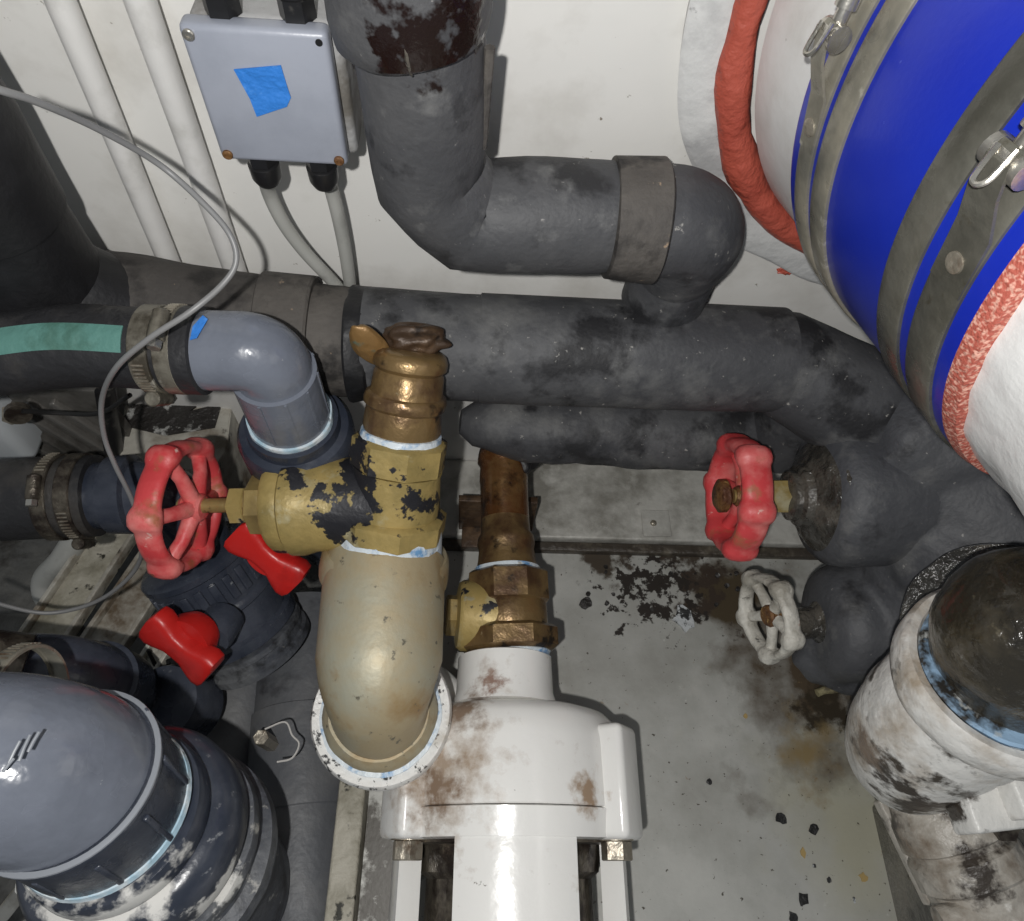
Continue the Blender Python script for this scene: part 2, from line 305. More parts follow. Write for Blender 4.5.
# metal drip tray with raised rear ledge
TX0 = -.105
tray = thing('drip_tray', 'stained flat stainless drip tray under the white pumps', 'tray', (.4, -.4, -.012))
MB().box((TX0+.6, -.55, -.006), 1.2, .88, .012).build('tray_floor', M['tray'], tray, smooth=False)
MB().box((TX0+.60, -.112, .004), 1.2, .012, .012, bev=.002).build('front_groove', M['groove'], tray)
_r = P(345, 855, z=.035)
MB().box((_r.x, -.56, .010), .026, .42, .050, bev=.003).build('rim_strip', M['cream'], tray, label='stained cream coloured rim strip')
led = thing('ledge', 'grey painted metal ledge along the foot of the white wall behind the tray', 'ledge', (.4, -.05, -.01))
MB().box((.50, -.053, .006), 1.25, .104, .024, bev=.003).build('ledge_top', M['ledge'], led)
a, b = P(693, 521, z=.019), P(716, 538, z=.019)
tb_ = MB().box((.226, -.083, .0195), .035, .035, .003, bev=.001).build('tab', M['ledge'], led)
MB().blob((.222, -.084, .0225), .0042, .0042, .0028, amp=0, sub=2).build('rivet', M['bolt'], tb_)

# ------------------------------------------------------------------ junction box
bx0, bx1, bz0, bz1 = -.1635, -.0865, .4935, .5765
bc = V(((bx0+bx1)/2, 0, (bz0+bz1)/2))
jb = thing('junction_box', 'grey plastic junction box with blue tape patch on its lid', 'electrical box', (bc.x, -.02, bz0))
MB().box((bc.x+.0035, -.0235, bc.z-.001), .082, .047, .084, bev=.004).build('box_body', M['boxd'], jb)
lid = MB().box((bc.x, -.0535, bc.z), .079, .013, .084, bev=.0035).build('lid', M['box'], jb)
for sx in (-1, 1):
    for sz in (-1, 1):
        p = V((bc.x+sx*.0345, -.060, bc.z+sz*.037))
        if (sx, sz) == (1, 1):
            MB().lathe(p, -EY, [(0, .002), (.0004, .002)], 16).build('screw_hole', M['gland'], lid); continue
        MB().lathe(p, -EY, [(0, .0032), (.0012, .0032), (.0018, .0026), (.0018, .0012), (.001, .001)], 20).build('screw', M['rust'] if sz < 0 else M['steel'], lid)
q = [(234, 69), (281, 65), (287, 85), (291, 97), (287, 106), (257, 116), (250, 98)]
MB().prism([P(x, y, y=-.0602) for x, y in q], -EY, .0008).build('tape_patch', M['tape'], lid, label='torn blue masking tape')
gl = []
for gx, sgn in ((-.1445, -1), (-.1065, -1), (-.143, 1), (-.103, 1)):
    z0 = bz0 if sgn < 0 else bz1
    ax = EZ*sgn; A = V((gx, -.044, z0))
    g = MB().hexn(A, ax, -.001, .012, .0100, n=6); g.lathe(A, ax, [(.012, .0088), (.013, .0102), (.023, .0098), (.028, .0075), (.028, .005)], 28)
    g.build('cable_gland', M['gland'], jb); gl.append(A)
# cables below
for k, (A, pts, w_) in enumerate(((gl[0], [(268, 190), (283, 222), (305, 252), (335, 284), (352, 305)], 11), (gl[1], [(330, 185), (338, 215), (345, 250), (350, 285), (352, 308)], 12))):
    pp = [A+V((0, 0, -.018))]+[P(x, y, y=-.030+.002*i*(1-2*k*0)) for i, (x, y) in enumerate(pts)]
    o = MB().tube(catmull(pp, 8), .0052, 16).build('cable', M['cable'])
    tag(o, ('light grey cable curving from the left gland under the junction box', 'light grey cable hanging nearly straight from the right gland under the junction box')[k], 'cable', 'cables under the junction box')
# cables rising from top glands
for k, A in enumerate(gl[2:]):
    o = MB().tube([A+V((0, 0, .012)), A+V((0, 0, .20))], .005, 16).build('cable', M['cable'])
    tag(o, ('grey cable rising from the left gland on top of the junction box', 'grey cable rising from the right gland on top of the junction box')[k], 'cable')

# ------------------------------------------------------------------ white conduits
for k, (x0, x1, x2) in enumerate((((60, 0), (112, 125), (162, 245)), ((140, 0), (185, 125), (232, 262)))):
    a = P(*x0, y=-.012); c = P(*x2, y=-.012); d = (c-a)
    o = MB().tube([a-d*1.1, a, a+d*.5, c, c+d*(.4 if k == 0 else 1.25)], .0086 if k == 0 else .0092, 24, step=.02).build('conduit', M['conduit'])
    tag(o, ('white conduit at the far left of the wall', 'white conduit on the wall nearest the junction box')[k], 'conduit', 'white conduits')

# ------------------------------------------------------------------ insulated pipes
# left vertical riser turning into the dusty main run
rp = thing('insulated_riser', 'black foam insulated riser pipe in the upper left corner', 'pipe', P(20, 260, y=-.07))
rx = P(76, 236, y=-.075).x-.043
a, b = V((rx, -.075, .70)), V((rx, -.075, .385))
MB().tube(fillet([a, b, V((rx+.04, -.068, .345))], .03), [.042]*13, 32, amp=.003, nsc=14, step=.02).build('foam_sleeve', M['rubber_black'], rp)
zc = .455
MB().tube([V((rx-.002, -.075, zc+.26)), V((rx-.002, -.075, zc))], .0465, 32, amp=.003, nsc=14, step=.02).build('outer_sleeve', M['rubber_black'], rp)
mp = thing('dusty_insulated_pipe', 'dusty brownish foam insulated pipe run behind the green striped hose', 'pipe', (-.25, -.06, .29))
pts = [V((-.40, -.070, .352)), V((-.34, -.066, .352)), V((-.28, -.062, .345)), V((-.20, -.060, .33)), V((-.155, -.06, .322)), V((-.105, -.06, .318))]
MB().tube(catmull(pts, 6), .046, 40, amp=.0035, nsc=18).build('foam_sleeve', M['rubber_brown'], mp)
A = V((-.178, -.06, .327)); ax = V((1, 0, -.08))
MB().lathe(A, ax, [(0, .0475), (.001, .049), (.040, .0495), (.042, .048)], 40, amp=.003, nsc=25).build('sleeve_overlap', M['rubber_brown'], mp)
MB().tube([V((-.40, -.115, .365)), V((-.32, -.108, .362)), V((-.25, -.104, .352))], .0035, 10, amp=.001).build('seam', M['rubber_brown'], mp)
# central run
cp = thing('main_insulated_pipe', 'long straight grey foam insulated pipe across the middle of the wall', 'pipe', (.1, -.06, .27))
B0 = V((-.093, -.062, .318)); B1 = V((.268, -.060, .315))
B2 = P(860, 405, y=-.085); B3 = P(955, 500, y=-.11)
MB().tube([B0, V((0.0, -.061, .317)), B1, B2, B3], [.047, .046, .0455, .052, .056], 44, amp=.0022, nsc=10, step=.012).build('foam_sleeve', M['rubber'], cp)
MB().lathe(V((.002, -.061, .317)), EX, [(0, .0455), (.001, .0470), (.20, .0468), (.262, .0465)], 44, amp=.0025, nsc=12).build('sleeve_overlap', M['rubber'], cp)
# tee stub hole with bare orange bronze
MB().lathe(V((-.106, -.062, .318)), EX, [(0, .0475), (.002, .049), (.016, .048), (.018, .046)], 40, amp=.005, nsc=35).build('torn_sleeve_end', M['rubber_black'], cp)
o = MB().blob(P(370, 346, y=-.106), .013, .006, .024, amp=.1, nsc=2, seed=12, sub=4, ax=(V((.95, 0, .3)), EY, V((-.3, 0, .95)))).build('bare_tee_corner', M['orange'], cp, label='bare orange tarnished bronze corner')
# second run below
sp = thing('lower_insulated_pipe', 'short foam insulated pipe with a cut end tucked under the long grey insulated pipe', 'pipe', (.16, -.05, .15))
MB().tube([V((-.014, -.055, .192)), V((.0, -.055, .190)), V((.025, -.055, .188)), V((.055, -.055, .184)), V((.16, -.055, .182)), V((.32, -.055, .183)), V((.345, -.055, .19))], [.012, .024, .030, .0355, .0375, .0375, .036], 36, amp=.005, nsc=14, step=.012).build('foam_sleeve', M['rubber'], sp)
MB().blob(V((.048, -.066, .150)), .020, .026, .020, amp=.35, nsc=2, seed=8, sub=4).build('torn_end_flap', M['rubber_black'], sp)
MB().tube([V((.315, -.062, .182)), V((.318, -.062, .26)), V((.318, -.062, .30))], .036, 30, amp=.003, nsc=12, step=.012).build('riser_sleeve', M['rubber'], sp)
# upper elbow pipe
up = thing('overhead_insulated_pipe', 'thick grey foam insulated pipe dropping beside the junction box and bending right', 'pipe', (.05, -.06, .41))
U0, U1 = V((-.040, -.068, .74)), V((-.034, -.063, .492))
U2 = V((-.010, -.062, .459)); U3 = V((.03, -.06, .461)); U4 = V((.118, -.058, .461))
MB().tube([U0, U1, U2, U3, U4], [.0375, .0355, .036, .0375, .0375], 40, amp=.0022, nsc=12, step=.012).build('foam_sleeve', M['rubber_up'], up)
zs = P(408, 78, y=-.107).z
MB().tube([V((-.041, -.068, .75)), V((-.040, -.067, zs+.012)), V((-.0395, -.067, zs+.003)), V((-.039, -.067, zs))], [.0415, .042, .041, .0375], 40, amp=.0025, nsc=16, step=.01).build('upper_sleeve', M['rubber_up'], up)
MB().lathe(V((.088, -.0585, .4605)), EX, [(0, .039), (.0008, .0415), (.034, .0425), (.036, .0395)], 40, amp=.003, nsc=25).build('tape_band', M['rubber_brown'], up)
MB().tube(fillet([V((.11, -.058, .461)), V((.150, -.058, .460)), V((.154, -.036, .40)), V((.154, -.034, .355))], [.034, .03], 12), [.0375]*14+[.034]*14, 40, amp=.002, nsc=14).build('elbow_sleeve', M['rubber'], up)
MB().tube([P(478, 60, y=-.085)+V((.006, .012, 0)), P(476, 160, y=-.085)+V((.004, .012, 0))], .0025, 8, amp=.001).build('seam', M['rubber_brown'], up)
MB().tube([P(404, 44, y=-.109), P(407, 60, y=-.109), P(410, 72, y=-.107), P(412, 76, y=-.105)], [.0008, .0014, .0014, .0008], 8, amp=.001, nsc=90).build('tar_drip', M['tar'], up)
# faint band mark
# ------------------------------------------------------------------ insulated valve cluster (right)
iv = thing('insulated_valve_manifold', 'foam wrapped valve manifold at the right under the blue hose', 'valve', (.38, -.14, 0))
RV = P(862, 492, d=.650)            # body centre
axv = V((-1, -.03, -.04)).normalized()
MB().lathe(RV+V((.055, 0, 0)), axv, [(0, .05), (.01, .0640), (.075, .0665), (.088, .064), (.098, .055), (.1025, .035)], 44, amp=.004, nsc=14).build('valve_jacket', M['rubber_valve'], iv)
LV = P(850, 618, d=.70)
jk = MB().tube(catmull([P(905, 420, y=-.10), P(925, 500, d=.66), P(930, 590, d=.68), P(900, 660, d=.70)], 8), .068, 40, amp=.005, nsc=12)
jk.tube(catmull([P(900, 440, d=.66), P(985, 520, d=.63), P(1060, 610, d=.62), P(1130, 700, d=.62)], 8), .068, 40, amp=.005, nsc=12)
jk.blob(P(962, 545, d=.63), .07, .06, .055, amp=.15, nsc=1.6, seed=3, sub=4)
jk.blob(P(930, 430, d=.62), .06, .06, .05, amp=.15, nsc=1.6, seed=6, sub=4)
jk.lathe(LV+V((.07, 0, 0)), V((-1, -.05, 0)), [(0, .05), (.02, .058), (.085, .056), (.100, .048), (.106, .030)], 40, amp=.006, nsc=16)
jk.blob(P(838, 655, d=.72), .045, .035, .035, amp=.3, nsc=2, seed=5, sub=4)
jk.blob(P(900, 690, d=.70), .03, .04, .07, amp=.2, nsc=2, seed=9, sub=4)
jk.lathe(RV+V((.075, 0, 0)), axv, [(0, .05), (.02, .0630), (.06, .0640), (.075, .05)], 44)
o = jk.build('manifold_jacket', M['rubber_valve'], iv)
md = o.modifiers.new('remesh', 'REMESH'); md.mode = 'VOXEL'; md.voxel_size = .0035; md.use_smooth_shade = True
md = o.modifiers.new('smooth', 'SMOOTH'); md.factor = .8; md.iterations = 9
# sticky bonnet of the red-wheel valve
BN = RV+V((.055, 0, 0))+axv*.098
bn = MB().lathe(BN, axv, [(-.010, .060), (-.004, .056), (.003, .048), (.009, .037), (.012, .029), (.018, .0265), (.020, .0225), (.026, .022), (.030, .014)], 56, amp=.0025, nsc=30).build('bonnet', M['tar'], iv, label='bonnet smeared with glossy black sealant')
BN2 = LV+V((.07, 0, 0))+V((-1, -.05, 0)).normalized()*.100
MB().lathe(BN2, V((-1, -.05, 0)), [(0, .026), (.006, .020), (.010, .0155), (.034, .015), (.035, .010)], 30, amp=.002, nsc=50).build('bonnet', M['tar'], iv)

def handwheel(parent, c, axis, Rr, up, n=6, mt=M['red'], tube=.11, lob=.19, spw=.085, hub=.17, dish=.18, hubmat=None, flat=1.0, name='handwheel'):
    """axis points from wheel towards the valve"""
    ax = V(axis).normalized(); a = (V(up)-ax*V(up).dot(ax)).normalized(); b = ax.cross(a); c = V(c)
    m_ = MB(); rings = []; NR = 96
    for i in range(NR):
        th = 2*math.pi*i/NR; d = a*math.cos(th)+b*math.sin(th)
        x = (th*n/(2*math.pi)) % 1; x = min(x, 1-x)
        l = math.exp(-(x/.15)**4)
        rr = Rr*(1-tube)-Rr*.045*(1-l)+Rr*.0*l; t1 = Rr*(tube*.72+(lob-tube)*l*.70); t2 = Rr*(tube*1.35+(lob-tube)*l*.45)
        ring = []
        for j in range(14):
            ph = 2*math.pi*j/14; cs, sn = math.cos(ph), math.sin(ph)
            cs = math.copysign(abs(cs)**.8, cs); sn = math.copysign(abs(sn)**.8, sn)
            ring.append(c+d*(rr+t1*cs)+ax*(t2*sn))
        rings.append(ring)
    m_.ring_loft(rings, closed=True)
    rim = m_.build('rim', mt, parent, ang=60)
    for k in range(n):
        th = 2*math.pi*k/n; d = a*math.cos(th)+b*math.sin(th)
        m2 = MB().tube([c+ax*Rr*dish+d*Rr*hub*.7, c+ax*Rr*dish*.75+d*Rr*.5, c+d*Rr*.86], [Rr*spw*1.25, Rr*spw, Rr*spw*1.15], 12, sq=(1, 1))
        m2.build('spoke', mt, parent)
    hb_ = MB().lathe(c+ax*Rr*(dish-.16), ax, [(0, Rr*hub*.8), (Rr*.05, Rr*hub), (Rr*.26, Rr*hub), (Rr*.30, Rr*hub*.8)], 28).build('hub', hubmat or mt, parent); return hb_

# red right handwheel + stem
rw = thing('gate_valve_handwheel', 'red handwheel on the right, its stem entering the foam wrapped valve', 'handwheel', P(738, 497, d=.65), 'red gate valve handwheels')
WC = P(737, 496, d=depth(BN+axv*.0685))
hb = handwheel(rw, WC, -(axv+V((0, .05, .05))).normalized(), .059, V((.1, .3, 1)), n=6, hubmat=M['rust'], dish=.12, tube=.17, lob=.26, spw=.10)
MB().lathe(WC+axv*.020, -axv, [(0, .010), (.003, .0145), (.010, .0145), (.013, .009)], 24, amp=.002, nsc=90).build('hub_nut', M['rust'], hb, label='rusty retaining nut')
m_ = MB().lathe(WC, -axv, [(-.004, .0065), (.060, .0065)], 20); m_.build('stem', M['brass'], rw)
MB().hexn(BN+axv*.026, axv, 0, .018, .0165).build('gland_nut', M['brasspaint'], iv)
# small whitish handwheel
ww = thing('gate_valve_handwheel', 'small chipped white handwheel below the right red handwheel', 'handwheel', P(768, 617, d=.70))
ax2 = V((-1, -.22, .10)).normalized(); WC2 = P(768, 616, d=.700)
handwheel(ww, WC2, -ax2, .046, V((.2, .4, 1)), n=5, mt=M['silverpaint'], tube=.13, lob=.27, spw=.11, hub=.24, hubmat=M['rust'], dish=.10)
MB().tube([WC2, BN2+V((-.02, 0, 0))], .006, 16).build('stem', M['darkbolt'], ww)

# ------------------------------------------------------------------ duct
DO = V((.341, 0, .5825)); da, db = .2282, .1306
DD = V((math.sin(da)*math.cos(db), -math.cos(da)*math.cos(db), math.sin(db)))
RB = .1853
def cyl_s(px, py, r=RB):
    v = fw+RT*((px-512)/F)-UP*((py-460.5)/F); w0 = CAM-DO
    a_ = v-DD*v.dot(DD); b_ = w0-DD*w0.dot(DD); A_ = a_.dot(a_); B_ = 2*a_.dot(b_); C_ = b_.dot(b_)-r*r
    t = (-B_-math.sqrt(max(0, B_*B_-4*A_*C_)))/(2*A_); q = CAM+v*t; return (q-DO).dot(DD), q
fp = thing('wall_flange', 'white round wall flange around the large fibreglass pipe, sealed in red', 'flange', DO+V((0, -.01, -.2)))
DW = DO-DD*(DO.y/DD.y)
el = []
def ell_ring(rad_, yy, amp=0, seed=0, n=120):
    u_ = V((1, 0, 0)); v_ = V((0, 0, 1)); out = []
    for i in range(n):
        th = 2*math.pi*i/n; d = u_*math.cos(th)+v_*math.sin(th)
        rr = rad_*(1+amp*noise.noise(V((math.cos(th)*3+seed, math.sin(th)*3, 0))))
        out.append(DW+d*rr+V((0, yy, 0)))
    return out
MB().ring_loft([ell_ring(.186, -.0005), ell_ring(.222, -.0005, .035), ell_ring(.224, -.012, .035), ell_ring(.220, -.015, .035), ell_ring(.186, -.015)], closed=True).build('flange_plate', M['plate'], fp)
cl = ell_ring(.1895, -.012, .012, 5)
MB().tube(cl, [.0115+.003*noise.noise(p*22) for p in cl], 16, amp=.002, nsc=40, closed=True).build('sealant_bead', M['redseal'], fp, label='thick bead of red sealant')
pp = thing('fibreglass_pipe', 'large white fibreglass pipe stub between wall flange and blue hose', 'pipe', DO+V((0, -.02, -.18)))
s0 = .0445
MB().lathe(DO, DD, [(-.02, RB-.0075), (s0+.02, RB-.0075)], 128, cap=False).build('pipe_wall', M['frp'], pp)
for (x, y, sx, sz, sd) in ((778, 241, .009, .004, 1), (785, 271, .006, .0028, 2), (771, 239, .003, .002, 3)):
    o = MB().blob(P(x, y, y=-.002), sx, .0025, sz, amp=.9, nsc=2.2, seed=sd).build('sealant_smear', M['redseal']); tag(o, ('largest red sealant smear on the wall just below the round flange', 'isolated red sealant smear on the wall furthest below the flange', 'tiny red sealant speck left of the largest smear')[sd-1], 'sealant', 'red sealant smears')
s3 = .2083
bh = thing('blue_hose', 'large bright blue silicone hose coupling the two fibreglass pipes', 'hose', DO+DD*.1+V((0, 0, -.18)))
MB().lathe(DO, DD, [(s0, RB-.006), (s0, RB-.001), (s0+.003, RB), (s3-.001, RB)], 160, cap=False).build('hose_body', M['blue'], bh)
MB().lathe(DO, DD, [(s3-.0012, RB), (s3+.001, RB+.0002), (s3+.0075, RB-.002), (s3+.0085, RB-.007)], 160, cap=False).build('cut_edge', M['redmesh'], bh, label='red woven cut edge')
pe = thing('fibreglass_pipe', 'large rough white fibreglass pipe leaving the right edge of the picture', 'pipe', DO+DD*.3+V((0, 0, -.18)))
MB().lathe(DO, DD, [(s3-.01, RB-.0065)]+[(s3+.008+.012*i, RB-.0065+.0008*math.sin(i*2.1)) for i in range(24)], 128, cap=False, amp=.002, nsc=50).build('pipe_wall', M['frprough'], pe)
e1 = DD.cross(EZ).normalized(); e2 = e1.cross(DD)
def duct_clamp(sa, sb, mt, label, boltpx=None, gapdeg=0):
    t = thing('hose_clamp', label, 'hose clamp', DO+DD*sa+V((0, 0, -.18)), 'wide steel clamps on the blue hose')
    MB().lathe(DO, DD, [(sa, RB-.001), (sa, RB+.0016), (sa+.0012, RB+.0024), (sb-.0012, RB+.0024), (sb, RB+.0016), (sb, RB-.001)], 160, cap=False).build('band', mt, t)
    if boltpx:
        _, q = cyl_s(*boltpx, RB+.012); q0 = (q-DO)-DD*((q-DO).dot(DD)); n_ = q0.normalized(); tg = DD.cross(n_).normalized()
        if tg.z < 0: tg = -tg
        c = DO+DD*((sa+sb)/2)+n_*(RB+.010)
        MB().tube([c-tg*.0, c+tg*.085], .0035, 14).build('t_bolt', M['steel'], t)
        MB().lathe(c+tg*.012, tg, [(0, .0055), (.05, .0055)], 18).build('bolt_sleeve', M['steel'], t)
        MB().tube([c-DD*(sb-sa)*.48, c+DD*(sb-sa)*.48], .0062, 16).build('trunnion', M['steel'], t)
        hw = (sb-sa)*.48; lo = []
        for (k, hgt, wd) in ((-.062, .0026, 1), (-.045, .003, 1), (-.03, .0045, 1), (-.012, .013, .8), (0, .0165, .62), (.006, .014, .55)):
            p = c+tg*k; rad_v = ((p-DO)-DD*((p-DO).dot(DD))).normalized(); base = DO+DD*((sa+sb)/2)+rad_v*(RB+hgt)
            lo.append([base-DD*hw*wd, base+DD*hw*wd, base+DD*hw*wd-rad_v*.0016, base-DD*hw*wd-rad_v*.0016])
        se_ = MB().ring_loft(lo).build('strap_end', mt, t)
        k = -.048; p = c+tg*k; rv_ = ((p-DO)-DD*((p-DO).dot(DD))).normalized(); base = DO+DD*((sa+sb)/2)+rv_*(RB+.0026)
        MB().lathe(base, rv_, [(0, .005), (.0012, .0048), (.0016, .003), (.0012, .001)], 20).build('weld_spot', M['bolt'], se_)
        MB().tube(catmull([c+tg*.004-DD*.004+n_*.006, c-tg*.008+n_*.011, c-tg*.006+DD*.005+n_*.01, c+tg*.006+DD*.004+n_*.006], 5), .0012, 8).build('keeper_loop', M['steel'], t)
    return t
sA = cyl_s(802, 150)[0]
c1 = (cyl_s(803.5, 141)[0], cyl_s(819, 141)[0]); c2 = (cyl_s(825, 141)[0], cyl_s(846, 141)[0])
c3 = (cyl_s(884, 353)[0]*.4+cyl_s(918, 198)[0]*.6, cyl_s(906, 353)[0]*.4+cyl_s(947, 198)[0]*.6); c4 = (cyl_s(915, 353)[0]*.5+cyl_s(964, 198)[0]*.5, cyl_s(948, 353)[0]*.6+cyl_s(1014, 198)[0]*.4)
duct_clamp(*c1, M['clampsteel'], 'steel clamp with a bolt on the blue hose, closest to the wall flange', (838, 42))
duct_clamp(*c2, M['clampsteel'], 'plain steel clamp band second from the wall flange on the blue hose')
duct_clamp(*c3, M['clampdark'], 'plain dark steel band on the middle of the blue hose')
duct_clamp(*c4, M['clampdark'], 'dark wide steel clamp with a bolt, nearest the red cut edge of the blue hose', (1012, 165))

# ------------------------------------------------------------------ brass gate valve, left wheel
gv = thing('brass_gate_valve', 'brass gate valve with a faded red handwheel and flaking black paint', 'valve', P(395, 480, z=.21))
G0 = P(411, 358, y=-.108); G1 = P(387, 552, z=.235); gd = (G1-G0).normalized(); GL = (G1-G0).length
def gt(py):  # distance along the axis whose projected row is py
    lo_, hi_ = -.1, .4
    for _ in range(40):
        m = (lo_+hi_)/2; p = G0+gd*m; d = p-CAM; row = 460.5-F*d.dot(UP)/d.dot(fw)
        if row < py: lo_ = m
        else: hi_ = m
    return lo_
def gr(wpx, py): return R(wpx, G0+gd*gt(py))
un = thing('brass_pipe_union', 'ribbed brass union joining the tee stub to the gate valve', 'pipe fitting', G0+V((0, 0, -.03)))
pr = [(350, 60), (353, 70), (359, 75), (366, 74), (370, 66), (374, 70), (388, 72), (392, 74), (394, 80), (399, 83), (404, 82), (407, 76), (414, 77), (426, 78), (433, 74)]
MB().lathe(G0, gd, [(gt(y), gr(w_, y)) for y, w_ in pr], 44, amp=.0008, nsc=60).build('union_body', M['bronze_mix'], un)
MB().blob(G0+gd*(gt(352))+V((.002, .010, .004)), .025, .012, .010, amp=.3, nsc=2, seed=2, sub=4).build('sealant_crust', M['dkbrown'], un)
MB().lathe(G0, gd, [(gt(430), gr(70, 430)), (gt(431), gr(80, 431)), (gt(437), gr(82, 437)), (gt(438), gr(70, 438))], 44, amp=.001, nsc=60).build('thread_seal', M['sealtape'], un)
up_ = EX
MB().hexn(G0, gd, gt(436), gt(468), gr(96, 450), n=8, phase=.39, up=EZ).build('hex_end', M['brasspaint'], gv)
MB().lathe(G0, gd, [(gt(466), gr(90, 466)), (gt(472), gr(88, 472)), (gt(505), gr(94, 505)), (gt(516), gr(90, 516))], 44).build('valve_body', M['brasspaint'], gv)
MB().hexn(G0, gd, gt(508), gt(532), gr(112, 524), n=8, phase=.39, up=EZ).build('hex_end', M['brasspaint'], gv)
VB = G0+gd*gt(503); WC1 = P(182, 506, d=.600); sa_ = (WC1-VB).normalized(); SL = (WC1-VB).length
body_r = R(94, P(310, 505, d=depth(VB)))
bp = [(0, body_r*.93), (.055, body_r*.97), (.058, body_r*1.00), (.064, body_r*1.05), (.072, body_r*1.05), (.074, body_r*.98), (.0765, body_r*1.0), (.0835, body_r*1.0), (.087, body_r*.93), (.088, body_r*.6)]
bp = [(t*1.14, r*1.04) for t, r in bp]
MB().lathe(VB, sa_, bp, 44, amp=.0008, nsc=50).build('bonnet', M['brasspaint'], gv)
MB().hexn(VB, sa_, .098, .118, .0265, n=8).build('bonnet_hex', M['brass'], gv)
MB().lathe(VB, sa_, [(.118, .013), (.124, .013)], 24).build('packing_neck', M['brass'], gv)
MB().hexn(VB, sa_, .123, .137, .0165, n=6).build('gland_nut', M['brasspaint'], gv)
MB().lathe(VB, sa_, [(.13, .0062), (SL+.002, .0062), (SL+.003, .005)], 20, amp=.0005, nsc=120).build('stem', M['brass'], gv)
hw1 = thing('gate_valve_handwheel', 'faded red handwheel on the left, on the brass gate valve stem', 'handwheel', VB+sa_*.16+V((0, 0, -.06)), 'red gate valve handwheels')
wax = V((-1, .10, -.09)).normalized()
handwheel(hw1, WC1, -wax, .0610, V((.3, .35, 1)), n=6, hubmat=None, tube=.13, lob=.22, spw=.095, hub=.2)
# ------------------------------------------------------------------ chalky brass elbow down to the pump
be = thing('brass_elbow', 'large chalky tan bronze elbow turning down into the speckled white flange', 'pipe elbow', P(378, 640, z=.2))
E0 = G0+gd*gt(528); E1 = G0+gd*gt(560); EF = P(381, 712, z=.180)
MB().lathe(G0, gd, [(gt(519), gr(96, 519)), (gt(520), gr(102, 520)), (gt(552), gr(110, 552)), (gt(553), gr(96, 553))], 48, amp=.001, nsc=60).build('thread_seal', M['sealtape'], be)
MB().lathe(G0, gd, [(gt(549), gr(108, 549)), (gt(550), gr(120, 550)), (gt(553), gr(125, 553)), (gt(570), gr(128, 570)), (gt(576), gr(127, 576)), (gt(579), gr(120, 579))], 48).build('collar', M['elbow'], be)
corner = P(374, 690, z=.236)
corner = V((EF.x+.001, EF.y+.002, G1.z-.008))
rr = gr(121, 565)
_p = fillet([G0+gd*gt(562), corner, EF+V((0, 0, -.01))], .050, 18)
MB().tube(_p, [rr*(.98-.22*min(1, i/15)) for i in range(len(_p))], 48, amp=.0008, nsc=25).build('elbow_body', M['elbow'], be)
MB().lathe(EF, EZ, [(-.002, rr*.79), (-.002, rr*.90), (.006, rr*.91), (.010, rr*.86), (.014, rr*.79)], 48, amp=.0012, nsc=60).build('lower_collar', M['elbow'], be)
MB().lathe(EF, EZ, [(-.006, rr*.79), (-.006, rr*.97), (-.001, rr*.97), (0, rr*.88)], 48, amp=.0012, nsc=60).build('thread_seal', M['sealtape'], be)
# ------------------------------------------------------------------ white pump
pm = thing('white_pump', 'glossy white centrifugal pump standing on the tray below the brown stained check valve', 'pump', (.03, -.38, 0))
ctr = V((.047, 0, .088))
yk = lambda py, z: P(535, py, z=z).y
PA = V((ctr.x-.008, P(510, 668, z=.14).y, .115))
# casing: lathe around -Y
C0 = V((.043, 0, .082)); Y0 = P(520, 694, z=.165).y; Y1 = P(520, 803, z=.185).y; Y2 = P(520, 835, z=.185).y
rc = .103
prof = [(0, .045), (.000, .055), (.002, rc*.74), (.007, rc*.89), (.016, rc*.97), (.034, rc), (Y0-Y1-.001, rc*1.01), (Y0-Y1, rc*1.0)]
cas = MB().lathe(C0+V((0, Y0, 0)), -EY, prof, 72, amp=.001, nsc=15); cas.build('casing', M['white'], pm)
MB().lathe(C0+V((.017, Y0-.012, -.020)), -EY, [(0, rc*.85), (.008, rc*.97), (.050, rc*1.0), (.056, rc*.95)], 72).build('back_rim', M['white'], pm)
# flange ring with ears
def ear(a0, name='lug'):
    d = V((math.cos(a0), 0, math.sin(a0))); t_ = V((-math.sin(a0), 0, math.cos(a0)))
    m = MB().box(C0+d*(rc*.99)+V((0, Y1-(Y1-Y2)*.5+.032, 0)), .036, abs(Y1-Y2)+.068, .042, ax=(d, EY, t_), bev=.006)
    return d, m.build(name, M['white'], pm)
MB().lathe(C0+V((0, Y1-.0005, 0)), -EY, [(0, rc*.9), (0, rc*1.0), (.001, rc*1.02), (Y1-Y2, rc*1.0), (Y1-Y2+.002, rc*.9)], 72).build('adapter_flange', M['white'], pm)
bolts = []
for a0 in (math.radians(32), math.radians(148), math.radians(-32), math.radians(212)):
    d, t_ = ear(a0)
    A = C0+d*(rc*.985)+V((0, Y2, 0))
    m = MB().lathe(A, -EY, [(0, .0145), (.0025, .0145)], 24); m.hexn(A, -EY, .0025, .017, .0128, ch=.0012, phase=.3)
    m.build('bolt', M['bolt'], t_)
